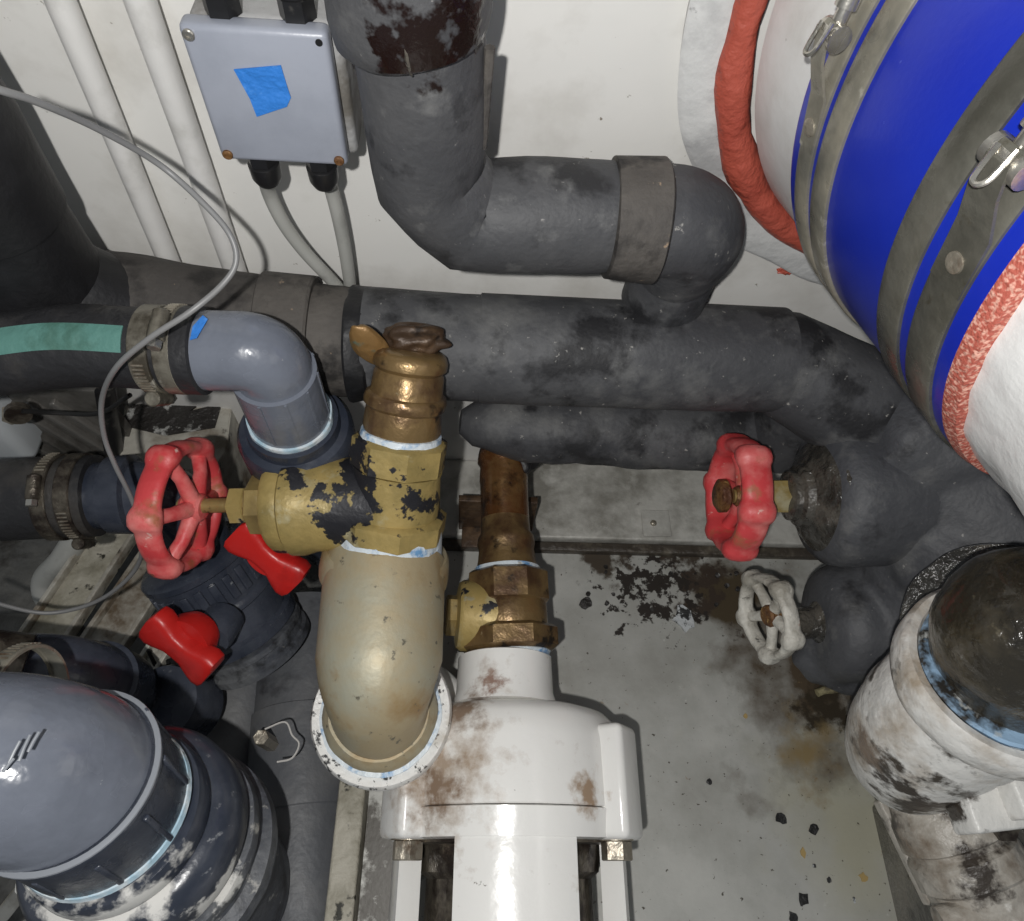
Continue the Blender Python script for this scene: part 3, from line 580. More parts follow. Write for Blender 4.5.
# lantern bracket: three visible arms running towards the camera side
AL = .20
def arm(a0, a1, r0_, r1_, name, y0=Y2+.004, y1=Y2-AL, n=14, mt=M['white']):
    rings = []
    for k in range(9):
        y = y0+(y1-y0)*k/8; ro = r0_; ri = r1_; ring = []
        for i in range(n+1):
            th = a0+(a1-a0)*i/n; ring.append(C0+V((math.cos(th)*ro, y, math.sin(th)*ro)))
        for i in range(n, -1, -1):
            th = a0+(a1-a0)*i/n; ring.append(C0+V((math.cos(th)*ri, y, math.sin(th)*ri)))
        rings.append(ring)
    MB().ring_loft(rings).build(name, mt, pm)
dg = math.radians
arm(dg(62), dg(118), rc*.99, rc*.78, 'bracket_arm')
arm(dg(2), dg(24), rc*.99, rc*.80, 'bracket_arm')
arm(dg(156), dg(178), rc*.99, rc*.80, 'bracket_arm')
arm(dg(-110), dg(-70), rc*.99, rc*.8, 'bracket_arm')
MB().lathe(C0+V((0, Y2, 0)), -EY, [(0, rc*.93), (.004, rc*.93), (.005, rc*.78), (.025, rc*.76), (.03, rc*.7), (AL, rc*.7)], 40).build('shaft_seal_housing', M['darkbolt'], pm)
for a0 in (dg(40), dg(140)):
    A = C0+V((math.cos(a0)*rc*.62, Y2-.004, math.sin(a0)*rc*.62))
    MB().hexn(A, -EY, 0, .018, .0095, ch=.001, phase=.2).build('bolt', M['darkbolt'], pm)
MB().lathe(C0+V((0, Y2-.078, 0)), -EY, [(0, rc*.70), (0, rc*1.03), (.02, rc*1.06), (.06, rc*1.06)], 72).build('motor_flange', M['white'], pm)
for a0 in (dg(38), dg(142)):
    A = C0+V((math.cos(a0)*rc*.93, Y2-.078, math.sin(a0)*rc*.93))
    MB().hexn(A, EY, 0, .012, .0105, ch=.0015, phase=.2).build('bolt', M['white'], pm)
# suction neck and discharge
NA = P(509, 662, z=.145); 
MB().lathe(V((.036, Y0+.042, .122)), -EY, [(0, .040), (.002, .044), (.034, .045), (.045, .049)], 44).build('suction_neck', M['white'], pm)
MB().lathe(EF+V((0, 0, -.007)), -EZ, [(0, rr*.8), (-.003, rr*.95), (-.004, rr*1.10), (0, rr*1.14), (.020, rr*1.12), (.022, rr*1.06), (.024, rr*.75), (.09, rr*.75), (.12, rr*.75)], 52).build('discharge_flange', M['whiteflange'], pm)
MB().tube([EF+V((0, 0, -.07)), EF+V((.02, .03, -.10)), C0+V((-.04, Y0-.04, 0))], [.040, .044, .05], 30).build('volute_neck', M['white'], pm)
for sx in (-1, 1):
    MB().box((C0.x+sx*.06, Y0-.07, .012), .05, .09, .024, bev=.004).build('foot', M['white'], pm)
# ------------------------------------------------------------------ brown bronze line
bz = thing('bronze_check_valve', 'dark brown stained bronze pipe and check valve feeding the white pump neck', 'valve', P(505, 600, z=.09))
H0 = P(502, 440, y=-.05); H1 = P(511, 668, z=.122); H0.z = max(H0.z, .14)
H0 = P(502, 440, z=.15); hd = (H1-H0).normalized()
def ht(py):
    lo_, hi_ = -.1, .5
    for _ in range(40):
        m = (lo_+hi_)/2; p = H0+hd*m; d = p-CAM; row = 460.5-F*d.dot(UP)/d.dot(fw)
        if row < py: lo_ = m
        else: hi_ = m
    return lo_
def hr(wpx, py): return R(wpx, H0+hd*ht(py))
pr = [(432, 22), (440, 34), (446, 40), (450, 46), (455, 49), (462, 51), (466, 46), (472, 47), (480, 48), (484, 47), (520, 48), (534, 50), (538, 56), (545, 58), (550, 55), (560, 58), (570, 62)]
MB().lathe(H0, hd, [(ht(y), hr(w_, y)) for y, w_ in pr[:11]], 40, amp=.0008, nsc=60).build('pipe_nipple', M['bronze_brown'], bz)
MB().lathe(H0, hd, [(ht(y), hr(w_, y)) for y, w_ in pr[10:]], 40, amp=.0012, nsc=60).build('coupling', M['bronze_mix'], bz)
MB().lathe(H0, hd, [(ht(568), hr(60, 568)), (ht(569), hr(66, 569)), (ht(576), hr(68, 576)), (ht(577), hr(60, 577))], 40, amp=.001, nsc=60).build('thread_seal', M['sealtape'], bz)
MB().hexn(H0, hd, ht(573), ht(606), hr(84, 590), n=8, phase=.39, up=EZ).build('hex_end', M['bronze_mix'], bz)
MB().lathe(H0, hd, [(ht(600), hr(70, 600)), (ht(606), hr(76, 606)), (ht(630), hr(78, 630)), (ht(636), hr(72, 636))], 40).build('valve_body', M['bronze_mix'], bz)
MB().hexn(H0, hd, ht(628), ht(652), hr(100, 645), n=8, phase=.39, up=EZ).build('hex_end', M['bronze_mix'], bz)
MB().lathe(H0, hd, [(ht(650), hr(76, 650)), (ht(653), hr(80, 653)), (ht(656), hr(76, 656)), (ht(659), hr(80, 659)), (ht(662), hr(76, 662)), (ht(670), hr(78, 670))], 40, amp=.001, nsc=60).build('thread_seal', M['sealtape'], bz)
vb2 = H0+hd*ht(618)
MB().lathe(vb2, V((-1, .0, .1)), [(0, .034), (.046, .034), (.050, .031), (.052, .02)], 36).build('side_cap', M['brasspaint'], bz)
MB().hexn(vb2, V((-1, 0, .1)), .050, .062, .020).build('cap_nut', M['brass'], bz)
MB().tube([H0-hd*.03+V((0, .02, .02)), H0+hd*.006], .021, 24, amp=.003, nsc=40).build('sealant_collar', M['tar'], bz)
ab = thing('pipe_bracket', 'dark brown angle bracket behind the brown stained bronze pipe', 'bracket', P(502, 520, z=.03))
c = P(500, 518, z=.07)
MB().box((c.x-.003, c.y+.012, .05), .088, .008, .088, bev=.001).build('bracket_plate', M['dkbrown'], ab)
MB().box((c.x-.003, c.y-.002, .022), .080, .030, .006, bev=.001).build('bracket_foot', M['dkbrown'], ab)

# ------------------------------------------------------------------ left: green striped hose and first PVC valve
h1 = thing('striped_hose', 'black rubber hose with a green stripe entering from the left', 'hose', P(80, 350, y=-.13))
a = P(150, 349, y=-.132); b = P(-10, 356, y=-.135); c = P(70, 346, y=-.130); hd1 = (a-c).normalized()
hp = catmull([b-(c-b)*1.0, b, c, a, a+hd1*.03], 10); hr1 = R(82, c)
MB().tube(hp, hr1, 40, amp=.0008, nsc=20).build('hose_tube', M['hose'], h1)
# stripe: strip hugging the upper front
st = MB(); rings = []
for i in range(len(hp)):
    t = (hp[min(i+1, len(hp)-1)]-hp[max(i-1, 0)]).normalized(); s_ = t.cross(EZ).normalized(); u_ = s_.cross(t)
    if (hp[i]-a).dot(hd1) > -.004: break
    ring = []
    for rr_ in (hr1+.0008, hr1-.001):
        ths = [math.radians(46+q*(82-46)/6) for q in range(7)]
        if rr_ < hr1: ths = ths[::-1]
        for th in ths: ring.append(hp[i]+(s_*math.cos(th)+u_*math.sin(th))*rr_)
    rings.append(ring)
st.ring_loft(rings).build('stripe', M['green'], h1, label='faded green stripe')
def oncyl(px, py, A, ax_, r):
    v = fw+RT*((px-512)/F)-UP*((py-460.5)/F); w0 = CAM-V(A); ax_ = V(ax_).normalized()
    a_ = v-ax_*v.dot(ax_); b_ = w0-ax_*w0.dot(ax_); A_ = a_.dot(a_); B_ = 2*a_.dot(b_); C_ = b_.dot(b_)-r*r
    return CAM+v*((-B_-math.sqrt(max(0, B_*B_-4*A_*C_)))/(2*A_))
def worm_clamp(c, ax, r, wd, label, up=(0, -1, 0), grp='worm drive hose clamps', mt=M['wormsteel']):
    t = thing('hose_clamp', label, 'hose clamp', V(c)-V((0, 0, r)), grp)
    ax = V(ax).normalized(); n_ = V(up); n_ = (n_-ax*n_.dot(ax)).normalized(); tg = ax.cross(n_)
    c = V(c)
    bd_ = MB().lathe(c-ax*wd/2, ax, [(0, r-.001), (0, r+.001), (.0008, r+.0018), (wd-.0008, r+.0018), (wd, r+.001), (wd, r-.001)], 56, cap=False).build('band', mt, t)
    k = MB().lathe(c+n_*(r+.005)-tg*.011, tg, [(0, .0045), (.001, .0055), (.021, .0055), (.022, .0045)], 18)
    sh_ = k.build('screw_housing', mt, t)
    MB().hexn(c+n_*(r+.005)+tg*.011, tg, 0, .006, .0048, ch=.0006).build('screw', M['steel'], sh_)
    for i in range(9):  # thread slots pressed in the band, ahead of the housing
        th = math.radians(-24-i*5.5); d = n_*math.cos(th)+tg*math.sin(th)
        MB().box(c+d*(r+.0021), .0011, wd*.62, .0012, ax=(d.cross(ax), ax, d)).build('thread_rib', M['bolt'], bd_)
    return t
cc = a+hd1*.006
worm_clamp(cc, hd1, hr1+.0005, .013, 'worm drive clamp at the end of the green striped hose, left of its twin', up=(-.2, -1, -.75))
worm_clamp(cc+hd1*.016, hd1, hr1+.0005, .012, 'worm drive clamp on the green striped hose, right against the grey elbow', up=(.3, -.2, 1))
pv = thing('pvc_ball_valve', 'grey PVC elbow and dark ball valve below the green striped hose end', 'valve', P(300, 560, z=.1))
EC = P(266, 352, y=-.134); er = R(80, EC)
down = EC+V((0, 0, -.105))
MB().tube(fillet([a+hd1*.018, EC, EC+V((0, 0, -.09))], .016, 16), er, 44).build('elbow', M['pvc'], pv)
so1 = MB().lathe(EC+V((0, 0, -.022)), -EZ, [(0, er), (.0008, er+.003), (.058, er+.0035), (.060, er)], 44).build('socket', M['pvc'], pv)
for k in range(5):
    th = math.radians(-100+k*34); d = V((math.cos(th), math.sin(th), 0))
    MB().box(EC+d*(er+.0034)+V((0, 0, -.050)), .002, .0012, .052, ax=(d.cross(EZ), d, EZ)).build('moulded_rib', M['pvc'], so1)
MB().lathe(a+hd1*.026, hd1, [(0, hr1+.0002), (.001, hr1+.002), (.013, hr1+.002), (.014, hr1)], 44).build('hose_cuff', M['hose'], pv)
MB().prism([oncyl(x, y, a, hd1, hr1+.0022) for x, y in ((203, 315), (208, 319), (197, 338), (190, 340), (193, 326))], V((0, -.8, .6)), .0006).build('tape_scrap', M['tape'], pv, label='small scrap of blue tape')
MB().lathe(EC+V((0, 0, -.080)), -EZ, [(0, er+.001), (.000, er+.0055), (.004, er+.006), (.010, er+.004)], 44, amp=.0012, nsc=80).build('cement_ring', M['cement'], pv)
Ez = EC+V((0, 0, -.084)); ur = R(112, Ez+V((0, 0, -.03)))
MB().lathe(Ez, -EZ, [(0, er+.003), (.002, er+.009), (.012, er+.010), (.014, ur*.93), (.020, ur), (.048, ur*1.01), (.052, ur*.95), (.054, ur*.86), (.12, ur*.84), (.125, ur*.95), (.165, ur*.95), (.170, ur*.8), (.24, ur*.8)], 52).build('union_nut', M['pvcd'], pv)
def tee_handle(parent, c, ax, along, L=.07, wdt=.026, thick=.017, label=None):
    """lever bar with rounded ends"""
    ax = V(ax).normalized(); al = V(along); al = (al-ax*al.dot(ax)).normalized(); s_ = ax.cross(al); c = V(c)
    prof = [(-.5, .72), (-.47, .98), (-.38, 1.05), (-.28, .92), (-.12, .62), (0, .60), (.12, .62), (.28, .92), (.38, 1.05), (.47, .98), (.5, .72)]
    rings = []
    for t, w_ in prof:
        cc_ = c+al*L*t; ring = []
        for j in range(20):
            ph = 2*math.pi*j/20; cs, sn = math.cos(ph), math.sin(ph)
            cs = math.copysign(abs(cs)**.55, cs); sn = math.copysign(abs(sn)**.55, sn)
            ring.append(cc_+s_*cs*wdt/2*w_+ax*sn*thick/2*(.8+.25*w_))
        rings.append(ring)
    o = MB().ring_loft(rings).build('handle', M['red2'], parent, label=label)
    MB().lathe(c-ax*.004, -ax, [(0, wdt*.62), (.012, wdt*.62), (.022, wdt*.5)], 30).build('handle_hub', M['red2'], parent)
tee_handle(pv, P(268, 556, d=.62), V((-.15, -.75, .6)), P(283, 585, d=.62)-P(250, 525, d=.64), L=.070, wdt=.038, thick=.02, label='red lever handle')
# ------------------------------------------------------------------ second black hose and second PVC valve
h2 = thing('black_hose', 'plain black rubber hose entering from the left behind the left handwheel', 'hose', P(30, 497, z=.17))
zz = .19
a2 = P(85, 496, z=zz); b2 = P(-20, 500, z=zz); d2 = (a2-b2).normalized(); r2 = R(82, a2)
MB().tube([b2-d2*.15, b2, a2, a2+d2*.012], r2, 40, amp=.001, nsc=15, step=.02).build('hose_tube', M['hose'], h2)
worm_clamp(a2-d2*.022, d2, r2+.0005, .013, 'worm drive clamp on the plain black hose, farther from the handwheel', up=(-.3, -.3, 1), mt=M['darkbolt'])
worm_clamp(a2-d2*.002, d2, r2+.0005, .013, 'worm drive clamp on the plain black hose end, nearer the left handwheel', up=(0, -1, -.5), mt=M['darkbolt'])
pw = thing('pvc_ball_valve', 'dark PVC ball valve with a red lever directly below the left handwheel', 'valve', P(230, 640, z=0))
V0 = P(176, 497, z=zz); V0.y = a2.y+(V0.x-a2.x)*(d2.y/d2.x); er2 = r2*.82
A2 = P(196, 556, z=.115); B2 = P(250, 634, z=.035); dn2 = (B2-A2).normalized()
MB().tube(fillet([a2-d2*.002, V0, A2+dn2*.03], .032, 14), er2, 40).build('elbow', M['pvcd'], pw)
MB().lathe(a2+d2*.022, d2, [(0, er2), (.002, er2+.005), (.022, er2+.006), (.024, er2)], 40).build('socket', M['pvcd'], pw)
ur2 = R(116, P(215, 590, z=.11))
VC = V((V0.x, V0.y, 0))
def zrow(py, c):
    lo_, hi_ = -.3, .5
    for _ in range(40):
        m = (lo_+hi_)/2; p = V((c.x, c.y, m)); d = p-CAM; row = 460.5-F*d.dot(UP)/d.dot(fw)
        if row < py: hi_ = m
        else: lo_ = m
    return lo_
z1 = zrow(535, VC); z2 = zrow(585, VC); z3 = zrow(640, VC)
un2 = MB().lathe(A2-dn2*.008, dn2, [(0, ur2*.6), (.004, ur2*.94), (.008, ur2), (.014, ur2*1.0), (.016, ur2*.95), (.052, ur2*.93), (.055, ur2*.97), (.060, ur2*.97), (.062, ur2*.93), (.090, ur2*.92), (.093, ur2*1.0), (.104, ur2*1.0), (.106, ur2*.86)], 56).build('union_nut', M['pvcd'], pw)
for k in range(24):
    th = 2*math.pi*k/24; d = V((math.cos(th), math.sin(th), 0))
    d = (dn2.cross(EX).normalized()*math.cos(th)+dn2.cross(dn2.cross(EX)).normalized()*math.sin(th))
    MB().box(A2+dn2*.026+d*ur2*.955, .008, .004, .026, ax=(d.cross(dn2), d, dn2), bev=.001).build('grip_rib', M['pvcd'], un2)
MB().lathe(A2+dn2*.06, dn2, [(0, ur2*.82), (.045, ur2*.82)], 48).build('valve_body', M['pvcd'], pw)
MB().lathe(A2+dn2*.100, dn2, [(0, ur2*.86), (.002, ur2*.98), (.008, ur2*.99), (.010, ur2*.94), (.018, ur2*.94), (.020, ur2*1.0), (.028, ur2*1.0), (.03, ur2*.9)], 48).build('gasket_ring', M['pvcold'], pw)
MB().lathe(P(216, 632, d=.66), V((-.1, -.9, .5)), [(-.02, .018), (.004, .018), (.010, .016)], 28).build('stem_boss', M['pvcd'], pw)
tee_handle(pw, P(182, 646, d=.625), V((-.3, -.75, .55)), P(198, 678, d=.62)-P(167, 617, d=.64), L=.070, wdt=.038, thick=.022, label='red lever handle')
# grey pipes running on towards the camera under the valves
g1 = thing('grey_pvc_pipe', 'wide dusty grey pipe running down beside the bronze elbow', 'pipe', P(310, 720, z=-.05))
a = P(306, 610, z=-.05); b = P(300, 890, z=-.03); dgp = (b-a)
MB().tube([a, b, b+dgp*.4], .054, 44, step=.03, amp=.0012, nsc=12).build('pipe_wall', M['greypipe'], g1)
MB().lathe(a+dgp*.42, dgp, [(0, .0545), (.001, .0562), (.10, .0562), (.101, .055)], 44).build('coupling', M['greypipe'], g1)
g2 = thing('grey_pvc_pipe', 'dusty grey pipe between the lower red lever valve and the big grey union', 'pipe', P(240, 700, z=-.05))
a = VC+V((0, 0, z1-.10)); a = P(262, 640, z=-.06); b = P(222, 760, z=-.05)
MB().tube([a, b, b+(b-a)*.6], .045, 40, step=.03, amp=.001, nsc=12).build('pipe_wall', M['greypipe'], g2)

# ------------------------------------------------------------------ big PVC elbow bottom left
bg = thing('large_pvc_elbow', 'big glossy grey PVC elbow and union in the lower left corner', 'pipe elbow', P(230, 850, d=.55))
BC = P(50, 764, d=.415); br = R(178, BC)
inl = V((-1, -.02, .0)); dn = V((.06, -.24, -1)).normalized()
MB().tube(fillet([BC+inl*.22, BC, BC+dn*.09], .040, 22), br, 56).build('elbow', M['pvc'], bg)
so2 = MB().lathe(BC+dn*.020, dn, [(-.002, br), (-.001, br+.0025), (.003, br+.003), (.004, br+.001), (.052, br+.0015), (.055, br+.0005), (.056, br-.002)], 60).build('socket', M['pvcd'], bg, label='darker socket below the bend')
MB().lathe(BC+dn*.019, dn, [(-.001, br), (0, br+.003), (.0012, br+.0032), (.0022, br+.001)], 60).build('moulding_ridge', M['ink'], bg)
for k in range(6):
    th = math.radians(-130+k*36); d = V((math.cos(th), math.sin(th), 0))
    MB().box(BC+d*(br+.002)+dn*.048, .004, .003, .044, ax=(d.cross(dn), d, dn), bev=.001).build('moulded_rib', M['pvcd'], so2)
for k, (x, y, hh) in enumerate(((14, 752, 22), (24, 748, 26), (33, 742, 20), (8, 765, 14))):
    q0, q1 = P(x-5, y+hh/2, d=.3), P(x+6, y-hh/2, d=.3)
    def onsurf(px, py):
        v = fw+RT*((px-512)/F)-UP*((py-460.5)/F); w0 = CAM-BC; ax_ = inl.normalized()
        a_ = v-ax_*v.dot(ax_); b_ = w0-ax_*w0.dot(ax_); A_ = a_.dot(a_); B_ = 2*a_.dot(b_); C_ = b_.dot(b_)-br*br
        return CAM+v*((-B_-math.sqrt(max(0, B_*B_-4*A_*C_)))/(2*A_))
    MB().tube([onsurf(x-5, y+hh/2), onsurf(x, y), onsurf(x+6, y-hh/2)], .0009, 8).build('moulded_mark', M['ink'], bg)
MB().lathe(BC+dn*.074, dn, [(-.001, br-.001), (0, br+.002), (.004, br+.003), (.007, br+.001)], 60).build('cement_ring', M['cement'], bg)
un_ = [(.092, br*1.0), (.093, br*1.10), (.096, br*1.13), (.110, br*1.15), (.113, br*1.12), (.114, br*1.22), (.119, br*1.34), (.128, br*1.42), (.150, br*1.44), (.156, br*1.40), (.158, br*1.30)]
MB().lathe(BC-dn*.006, dn, un_, 72).build('union_nut', M['pvcdc'], bg)
MB().lathe(BC-dn*.002, dn, [(.157, br*1.30), (.158, br*1.46), (.166, br*1.50), (.172, br*1.46), (.174, br*1.36), (.186, br*1.40), (.190, br*1.58), (.204, br*1.60), (.208, br*1.5), (.24, br*1.3), (.32, br*1.3)], 72, amp=.0012, nsc=40).build('lower_flange', M['pvcoldc'], bg)
A = P(262, 738, z=.055)
MB().hexn(A, EZ, -.05, .006, .0075).build('bolt', M['bolt'], bg)
MB().blob(BC+V((-.035, -.078, -.185)), .05, .026, .035, amp=.4, nsc=2.5, seed=4, sub=4).build('salt_crust', M['crust'], bg, label='white salt crust')
# smaller elbow behind it
se = thing('small_pvc_elbow', 'dark grey PVC elbow partly hidden behind the big grey elbow', 'pipe elbow', P(90, 680, d=.62))
SC = P(76, 676, d=.60); sr = R(82, SC)
MB().tube(fillet([SC+V((-.07, .0, .0)), SC, SC+V((0.0, 0, -.16))], .034, 14), sr, 40).build('elbow', M['pvcd'], se)
MB().lathe(SC+V((0, 0, -.03)), -EZ, [(0, sr), (.001, sr+.004), (.040, sr+.005), (.041, sr)], 40).build('socket', M['pvcd'], se)
MB().lathe(P(162, 702, d=.68)+V((0, 0, .0)), V((.15, .1, -1)), [(-.004, .020), (0, .034), (.012, .037), (.03, .037), (.05, .037)], 44).build('union_cap', M['pvcd'], se)
h3 = thing('brown_hose', 'short dark brownish hose end at the left edge beside the dark PVC elbow', 'hose', P(0, 670, d=.6))
MB().tube([P(-60, 668, d=.56), P(-10, 672, d=.57), P(22, 676, d=.58)], .034, 32, amp=.001).build('hose_tube', M['darkbolt'], h3)
# steel rim strip at upper edge of big elbow
worm_clamp(P(22, 705, d=.50), V((.9, 0, .1)), .040, .014, 'clamp half hidden behind the big grey elbow at the left edge', up=(0, .2, 1), mt=M['clampsteel'])

# ------------------------------------------------------------------ channels, panels and clutter on the left
def strip_obj(name, p0, p1, wd, th, m, label, cat, lip=0, group=None):
    p0, p1 = V(p0), V(p1); d = (p1-p0).normalized(); s_ = d.cross(EZ).normalized(); n_ = s_.cross(d)
    t = thing(name, label, cat, (p0+p1)/2, group); L = (p1-p0).length
    MB().box((p0+p1)/2, wd, L, th, ax=(s_, d, n_), bev=.001).build('web', m, t)
    if lip:
        for sg in (-1, 1):
            MB().box((p0+p1)/2+s_*sg*(wd/2-.002)+n_*lip/2, .005, L, lip, ax=(s_, d, n_), bev=.001).build('flange', M['alu'], t)
    return t
zc = -.02
q = P(60, 620, z=zc); p = P(140, 500, z=zc); d_ = (q-p)
strip_obj('metal_channel', p-d_*.3, q+d_*2.2, .052, .006, M['cream'], 'stained cream coloured channel at the left running under the wire loop', 'channel', .014, 'bilge channels')
p = P(190, 520, z=zc-.01); q = P(110, 640, z=zc-.01); d_ = (q-p)
strip_obj('metal_channel', p-d_*.3, q+d_*2.2, .050, .006, M['alu'], 'grey aluminium channel just left of the lower red lever', 'channel', .014, 'bilge channels')
p = P(200, 590, z=.0); q = P(130, 700, z=.0); d_ = (q-p)
strip_obj('metal_channel', p-d_*.4, q+d_*1.2, .026, .006, M['alu'], 'narrow aluminium channel passing right behind the lower red lever', 'channel', .012, 'bilge channels')
a = P(52, 852, d=.62); b = P(0, 918, d=.62)
o = MB().tube([a+(a-b)*.5, b+(b-a)*.4], .0045, 12, sq=(1.6, .7)).build('bright_strip', M['steel']); tag(o, 'bright metal strip under the big grey elbow at the bottom left', 'strip')
rp_ = thing('ribbed_panel', 'ribbed grey metal panel at the back left under the striped hose', 'panel', (-.45, -.03, 0))
MB().box((-.455, -.035, .08), .16, .012, .24).build('panel_sheet', M['panel'], rp_)
for k in range(6):
    x = -.515+k*.024
    MB().box((x, -.044, .115), .007, .008, .15, ax=(V((1, 0, .4)), EY, V((-.4, 0, 1))), bev=.002).build('rib', M['panel'], rp_)
MB().tube([P(105, 388, y=-.06), P(118, 480, y=-.065)], .007, 12, sq=(1.4, .6)).build('dark_post', M['gland'], rp_)
MB().box((-.455, -.05, .045), .17, .03, .010, bev=.001).build('shelf_lip', M['panel'], rp_)
MB().box((-.455, -.05, .028), .17, .02, .008, bev=.001).build('shelf_lip', M['panel'], rp_)
cb = thing('crusted_box', 'metal box with a black crusted top below the grey PVC elbow', 'box', P(180, 430, z=0))
zt = .115
q = [P(125, 400, z=zt), P(232, 402, z=zt), P(226, 452, z=zt), P(212, 470, z=zt), P(118, 470, z=zt)]
MB().prism([v_-V((0, 0, .12)) for v_ in q], EZ, .12, bev=.001).build('box_shell', M['alu'], cb)
q2 = [P(138, 398, z=zt+.001), P(205, 401, z=zt+.001), P(190, 412, z=zt+.001), P(222, 404, z=zt+.001), P(215, 428, z=zt+.001), P(165, 436, z=zt+.001), P(120, 425, z=zt+.001)]
MB().prism(q2, EZ, .002).build('crust', M['crud'], cb, label='flaking black crust')
wt = thing('white_tank', 'pale plastic tank at the left edge with a bolt in its side', 'tank', P(-10, 430, y=-.05)-V((0, 0, .1)))
c = P(-8, 428, y=-.06)
MB().box(c+V((-.012, .01, 0)), .075, .05, .10, bev=.012).build('tank_body', M['whitetank'], wt)
MB().hexn(P(12, 411, y=-.082), V((.5, -1, .2)), 0, .010, .009).build('bolt', M['bolt'], wt)
MB().lathe(P(18, 411, y=-.088), V((.5, -1, .2)), [(0, .011), (.006, .011)], 20).build('washer', M['darkbolt'], wt)
o = MB().tube(catmull([P(22, 411, y=-.092), P(60, 413, y=-.08), P(100, 413, y=-.08), P(130, 395, y=-.085)], 6), .0022, 8).build('wire', M['blackwire']); tag(o, 'thin black wire running right from the pale tank bolt', 'wire')
o = MB().tube(catmull([P(78, 535, z=0.0), P(62, 560, z=-.02), P(45, 580, z=-.05), P(50, 600, z=-.07), P(75, 600, z=-.09)], 6), .014, 24).build('white_hose', M['cable']); tag(o, 'short bent white hose below the black hose at the left', 'hose')
o = MB().tube([P(-20, 633, z=-.1), P(55, 628, z=-.1), P(70, 640, z=-.12)], .022, 24).build('bilge_pipe', M['dark']); tag(o, 'dim grey pipe low at the left edge under the wire loop', 'pipe')
# thin wire loop
wp = [(-30, 78, .31), (0, 90, .32), (40, 103, .34), (100, 130, .38), (160, 165, .42), (205, 205, .43), (230, 235, .435), (236, 262, .44), (222, 285, .44), (190, 312, .435), (150, 338, .44), (116, 368, .46), (102, 400, .50), (104, 435, .53), (115, 465, .55), (132, 500, .575), (142, 535, .60), (138, 565, .64), (115, 590, .66), (85, 606, .67), (45, 613, .66), (0, 604, .64), (-40, 590, .62)]
o = MB().tube(catmull([P(x, y, d=d) for x, y, d in wp], 8), .0019, 12).build('wire_loop', M['wire']); tag(o, 'thin grey wire looping in front of the conduits and round the left handwheel', 'wire')
o = MB().tube(catmull([P(265, 729, z=.075), P(285, 722, z=.078), P(292, 735, z=.077), P(299, 744, z=.077), P(292, 758, z=.078), P(277, 762, z=.078)], 6), .0009, 6).build('string', M['string']); tag(o, 'loose white string beside the big grey union', 'string')
o = MB().tube(catmull([P(148, 650, z=.02), P(158, 670, z=0), P(172, 688, z=.0), P(168, 660, z=.03)], 6), .0022, 8).build('wire', M['blackwire']); tag(o, 'short black wire behind the lower red lever', 'wire')

# ------------------------------------------------------------------ second pump, bottom right
p2 = thing('dirty_pump', 'grimy white pump at the bottom right corner with wide round inlet', 'pump', P(940, 800, z=0))
RC = P(1004, 671, d=.49); rR = R(158, RC)
tn = V((-.13, .20, 1)).normalized()
MB().lathe(RC, -tn, [(-.001, rR*1.0), (-.006, rR*1.05), (-.008, rR*1.16), (-.004, rR*1.22), (.016, rR*1.24), (.022, rR*1.22), (.028, rR*1.12), (.040, rR*1.06), (.050, rR*.95), (.055, rR*.5)], 64, amp=.001, nsc=30).build('inlet_flange', M['dirtywhite'], p2)
MB().tube(catmull([RC-tn*.03, P(935, 722, d=.55), P(908, 752, d=.60), P(900, 762, d=.64)], 8), [.058, .058, .057, .056, .056, .056, .055, .055, .055, .054, .054, .053, .053, .052, .051, .050, .049, .047, .045, .043, .040, .036, .030, .022, .012], 44, amp=.001, nsc=20).build('volute', M['dirtywhite'], p2)
MB().lathe(RC, -tn, [(-.007, rR*.9), (-.0085, rR*1.0), (-.006, rR*1.03), (0, rR)], 60, amp=.001, nsc=60).build('thread_seal', M['sealtape2'], p2)
a = P(938, 805, d=.60); b = P(1018, 960, d=.56); dd_ = (b-a).normalized(); Lm = (b-a).length
def rm(w_): return w_*.595/F/2
MB().lathe(a, dd_, [(-.025, rm(60)), (-.018, rm(84)), (0, rm(92)), (.006, rm(100)), (.026, rm(102)), (.028, rm(94)), (.032, rm(94)), (.036, rm(104)), (.055, rm(106)), (.058, rm(98)), (.085, rm(96)), (.09, rm(90)), (Lm, rm(86))], 44, amp=.002, nsc=30).build('volute_pipe', M['dirtywhite2'], p2)
s_ = dd_.cross(fw).normalized()
if s_.dot(RT) < 0: s_ = -s_
u_ = s_.cross(dd_); u_ = u_ if u_.dot(fw) < 0 else -u_
for (x, y, sx, sy, dd2) in ((985, 806, .045, .034, .53), (1034, 790, .05, .036, .52)):
    MB().box(P(x, y, d=dd2), sx, sy, .03, ax=(V((1, .1, .0)), V((-.1, 1, 0)), EZ), bev=.003).build('lug', M['dirtywhite'], p2)
MB().box(P(1000, 850, d=.60), .09, .075, .03, ax=(V((1, .1, .1)), V((-.1, 1, 0)), EZ), bev=.005).build('black_gap_block', M['tar'], p2)  # solid black block filling the gap beside the lugs
MB().box(P(905, 850, d=.63), .010, .085, .012, ax=(V((1, .3, 0)), V((-.3, 1, 0)), EZ), bev=.002).build('side_rib', M['dirtywhite2'], p2)
MB().hexn(P(995, 822, d=.565), V((0, -.3, 1)), 0, .014, .012).build('bolt', M['darkbolt'], p2)
MB().tube([P(940, 925, d=.555), P(1080, 895, d=.55)], .013, 16).build('cross_bar', M['dirtywhite2'], p2)
MB().box(P(1000, 870, d=.63)-V((0, 0, .06)), .10, .12, .14, bev=.006).build('base_block', M['tar'], p2)
bk = thing('black_elbow', 'oily black elbow plugged into the grimy white pump inlet', 'pipe elbow', P(985, 620, d=.5))
top = RC+tn*.085
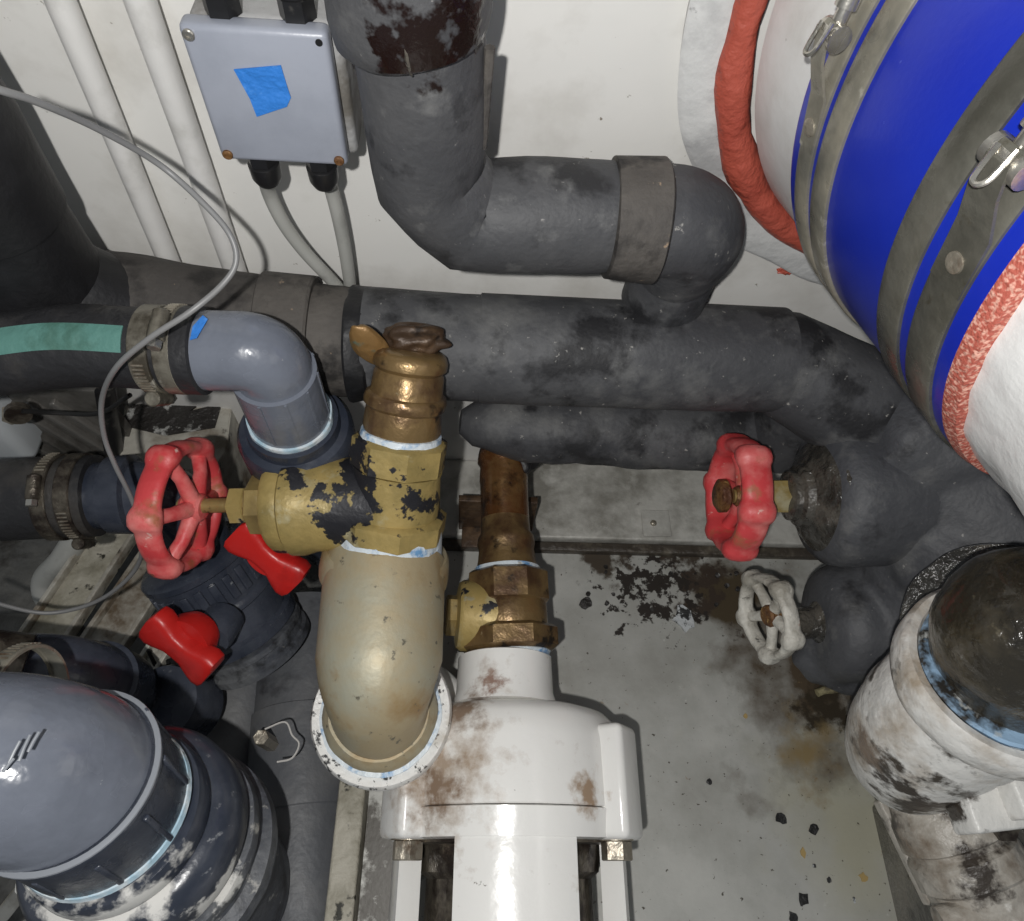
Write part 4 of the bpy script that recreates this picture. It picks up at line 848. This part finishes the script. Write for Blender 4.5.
K = [RC-tn*.01, P(1014, 662, d=.480), P(1018, 640, d=.468), P(1032, 628, d=.460), P(1050, 632, d=.458), P(1130, 632, d=.46)]
MB().tube(catmull(K, 8), [rR*(.82+.14*min(1, i/16)) for i in range(41)], 52, amp=.0025, nsc=18).build('elbow_body', M['oily'], bk)
MB().lathe(P(1000, 630, d=.55), (CAM-P(1000, 630, d=.55)), [(0, rR*1.1), (.012, rR*1.22), (.020, rR*1.20), (.022, rR*1.0)], 52, amp=.003, nsc=30).build('sleeve_cuff', M['tar'], bk)

# ------------------------------------------------------------------ debris on the tray
def flake(x, y, s, m, label, seed, n=9, h=.0012, asp=1.0, rot=0, z=0, name='flake', cat='debris', grp='flakes on the drip tray'):
    c = P(x, y, z=z+.0003); rnd = random.Random(seed); pts = []
    for i in range(n):
        th = 2*math.pi*i/n; r_ = s*(.6+.5*rnd.random()); q = V((math.cos(th)*r_*asp, math.sin(th)*r_, 0)); q.rotate(Matrix.Rotation(rot, 3, 'Z')); pts.append(c+q)
    o = MB().prism(pts, EZ, h).build(name, m, smooth=False); tag(o, label, cat, grp); return o
flake(683, 618, .017, M['flakewhite'], 'black and white speckled scrap lying on the tray below the red handwheel', 3, 14, .004, .8, .2, name='paint_scrap', cat='scrap', grp=None)
flake(586, 603, .0085, M['crud'], 'lumpy black clot on the tray right of the bronze check valve', 4, 11, .005)
flake(781, 819, .006, M['flake'], 'left one of the two black flakes above the tan flake on the tray', 5)
flake(813, 829, .006, M['flake'], 'right one of the two black flakes above the tan flake on the tray', 6)
flake(803, 853, .006, M['flaketan'], 'tan flake on the tray between black flakes', 7, asp=.6)
flake(803, 899, .0065, M['flake'], 'largest black flake near the bottom edge of the tray', 8)
flake(793, 917, .0055, M['flake'], 'black flake cut by the bottom edge of the picture', 9)
flake(829, 880, .0034, M['flake'], 'small black flake right of the tan flake', 10, asp=.7)
flake(709, 782, .0035, M['flake'], 'small dark flake alone in the middle of the tray', 11)
flake(745, 716, .003, M['flaketan'], 'small rusty speck in the upper tray right of the pump', 12)
flake(814, 866, .0022, M['flakewhite'], 'tiny white chip below the tan flake', 13)
flake(854, 900, .003, M['flakewhite'], 'small white chip near the bottom right of the tray', 14, asp=.5)
flake(863, 877, .0045, M['flaketan'], 'rusty brown flake beside the grimy pump', 15)
o = MB().tube(catmull([P(817, 693, z=.005), P(826, 690, z=.006), P(838, 689, z=.006), P(848, 686, z=.005)], 5), .0042, 12, amp=.001, nsc=90).build('rubber_piece', M['yellow']); tag(o, 'little yellowish rubber piece on the dark stained tray below the white handwheel', 'debris')
for k in range(20):
    rnd = random.Random(100+k); x = 560+rnd.random()*190; y = 560+rnd.random()*75
    if (x-650)**2/9000+(y-585)**2/900 > 1: continue
    flake(x, y, .0012+rnd.random()*.0028, M['crud'], 'tiny black crumb scattered on the tray in front of the ledge', k, 7, .0022, name='crumb', grp='black crumbs on the tray')
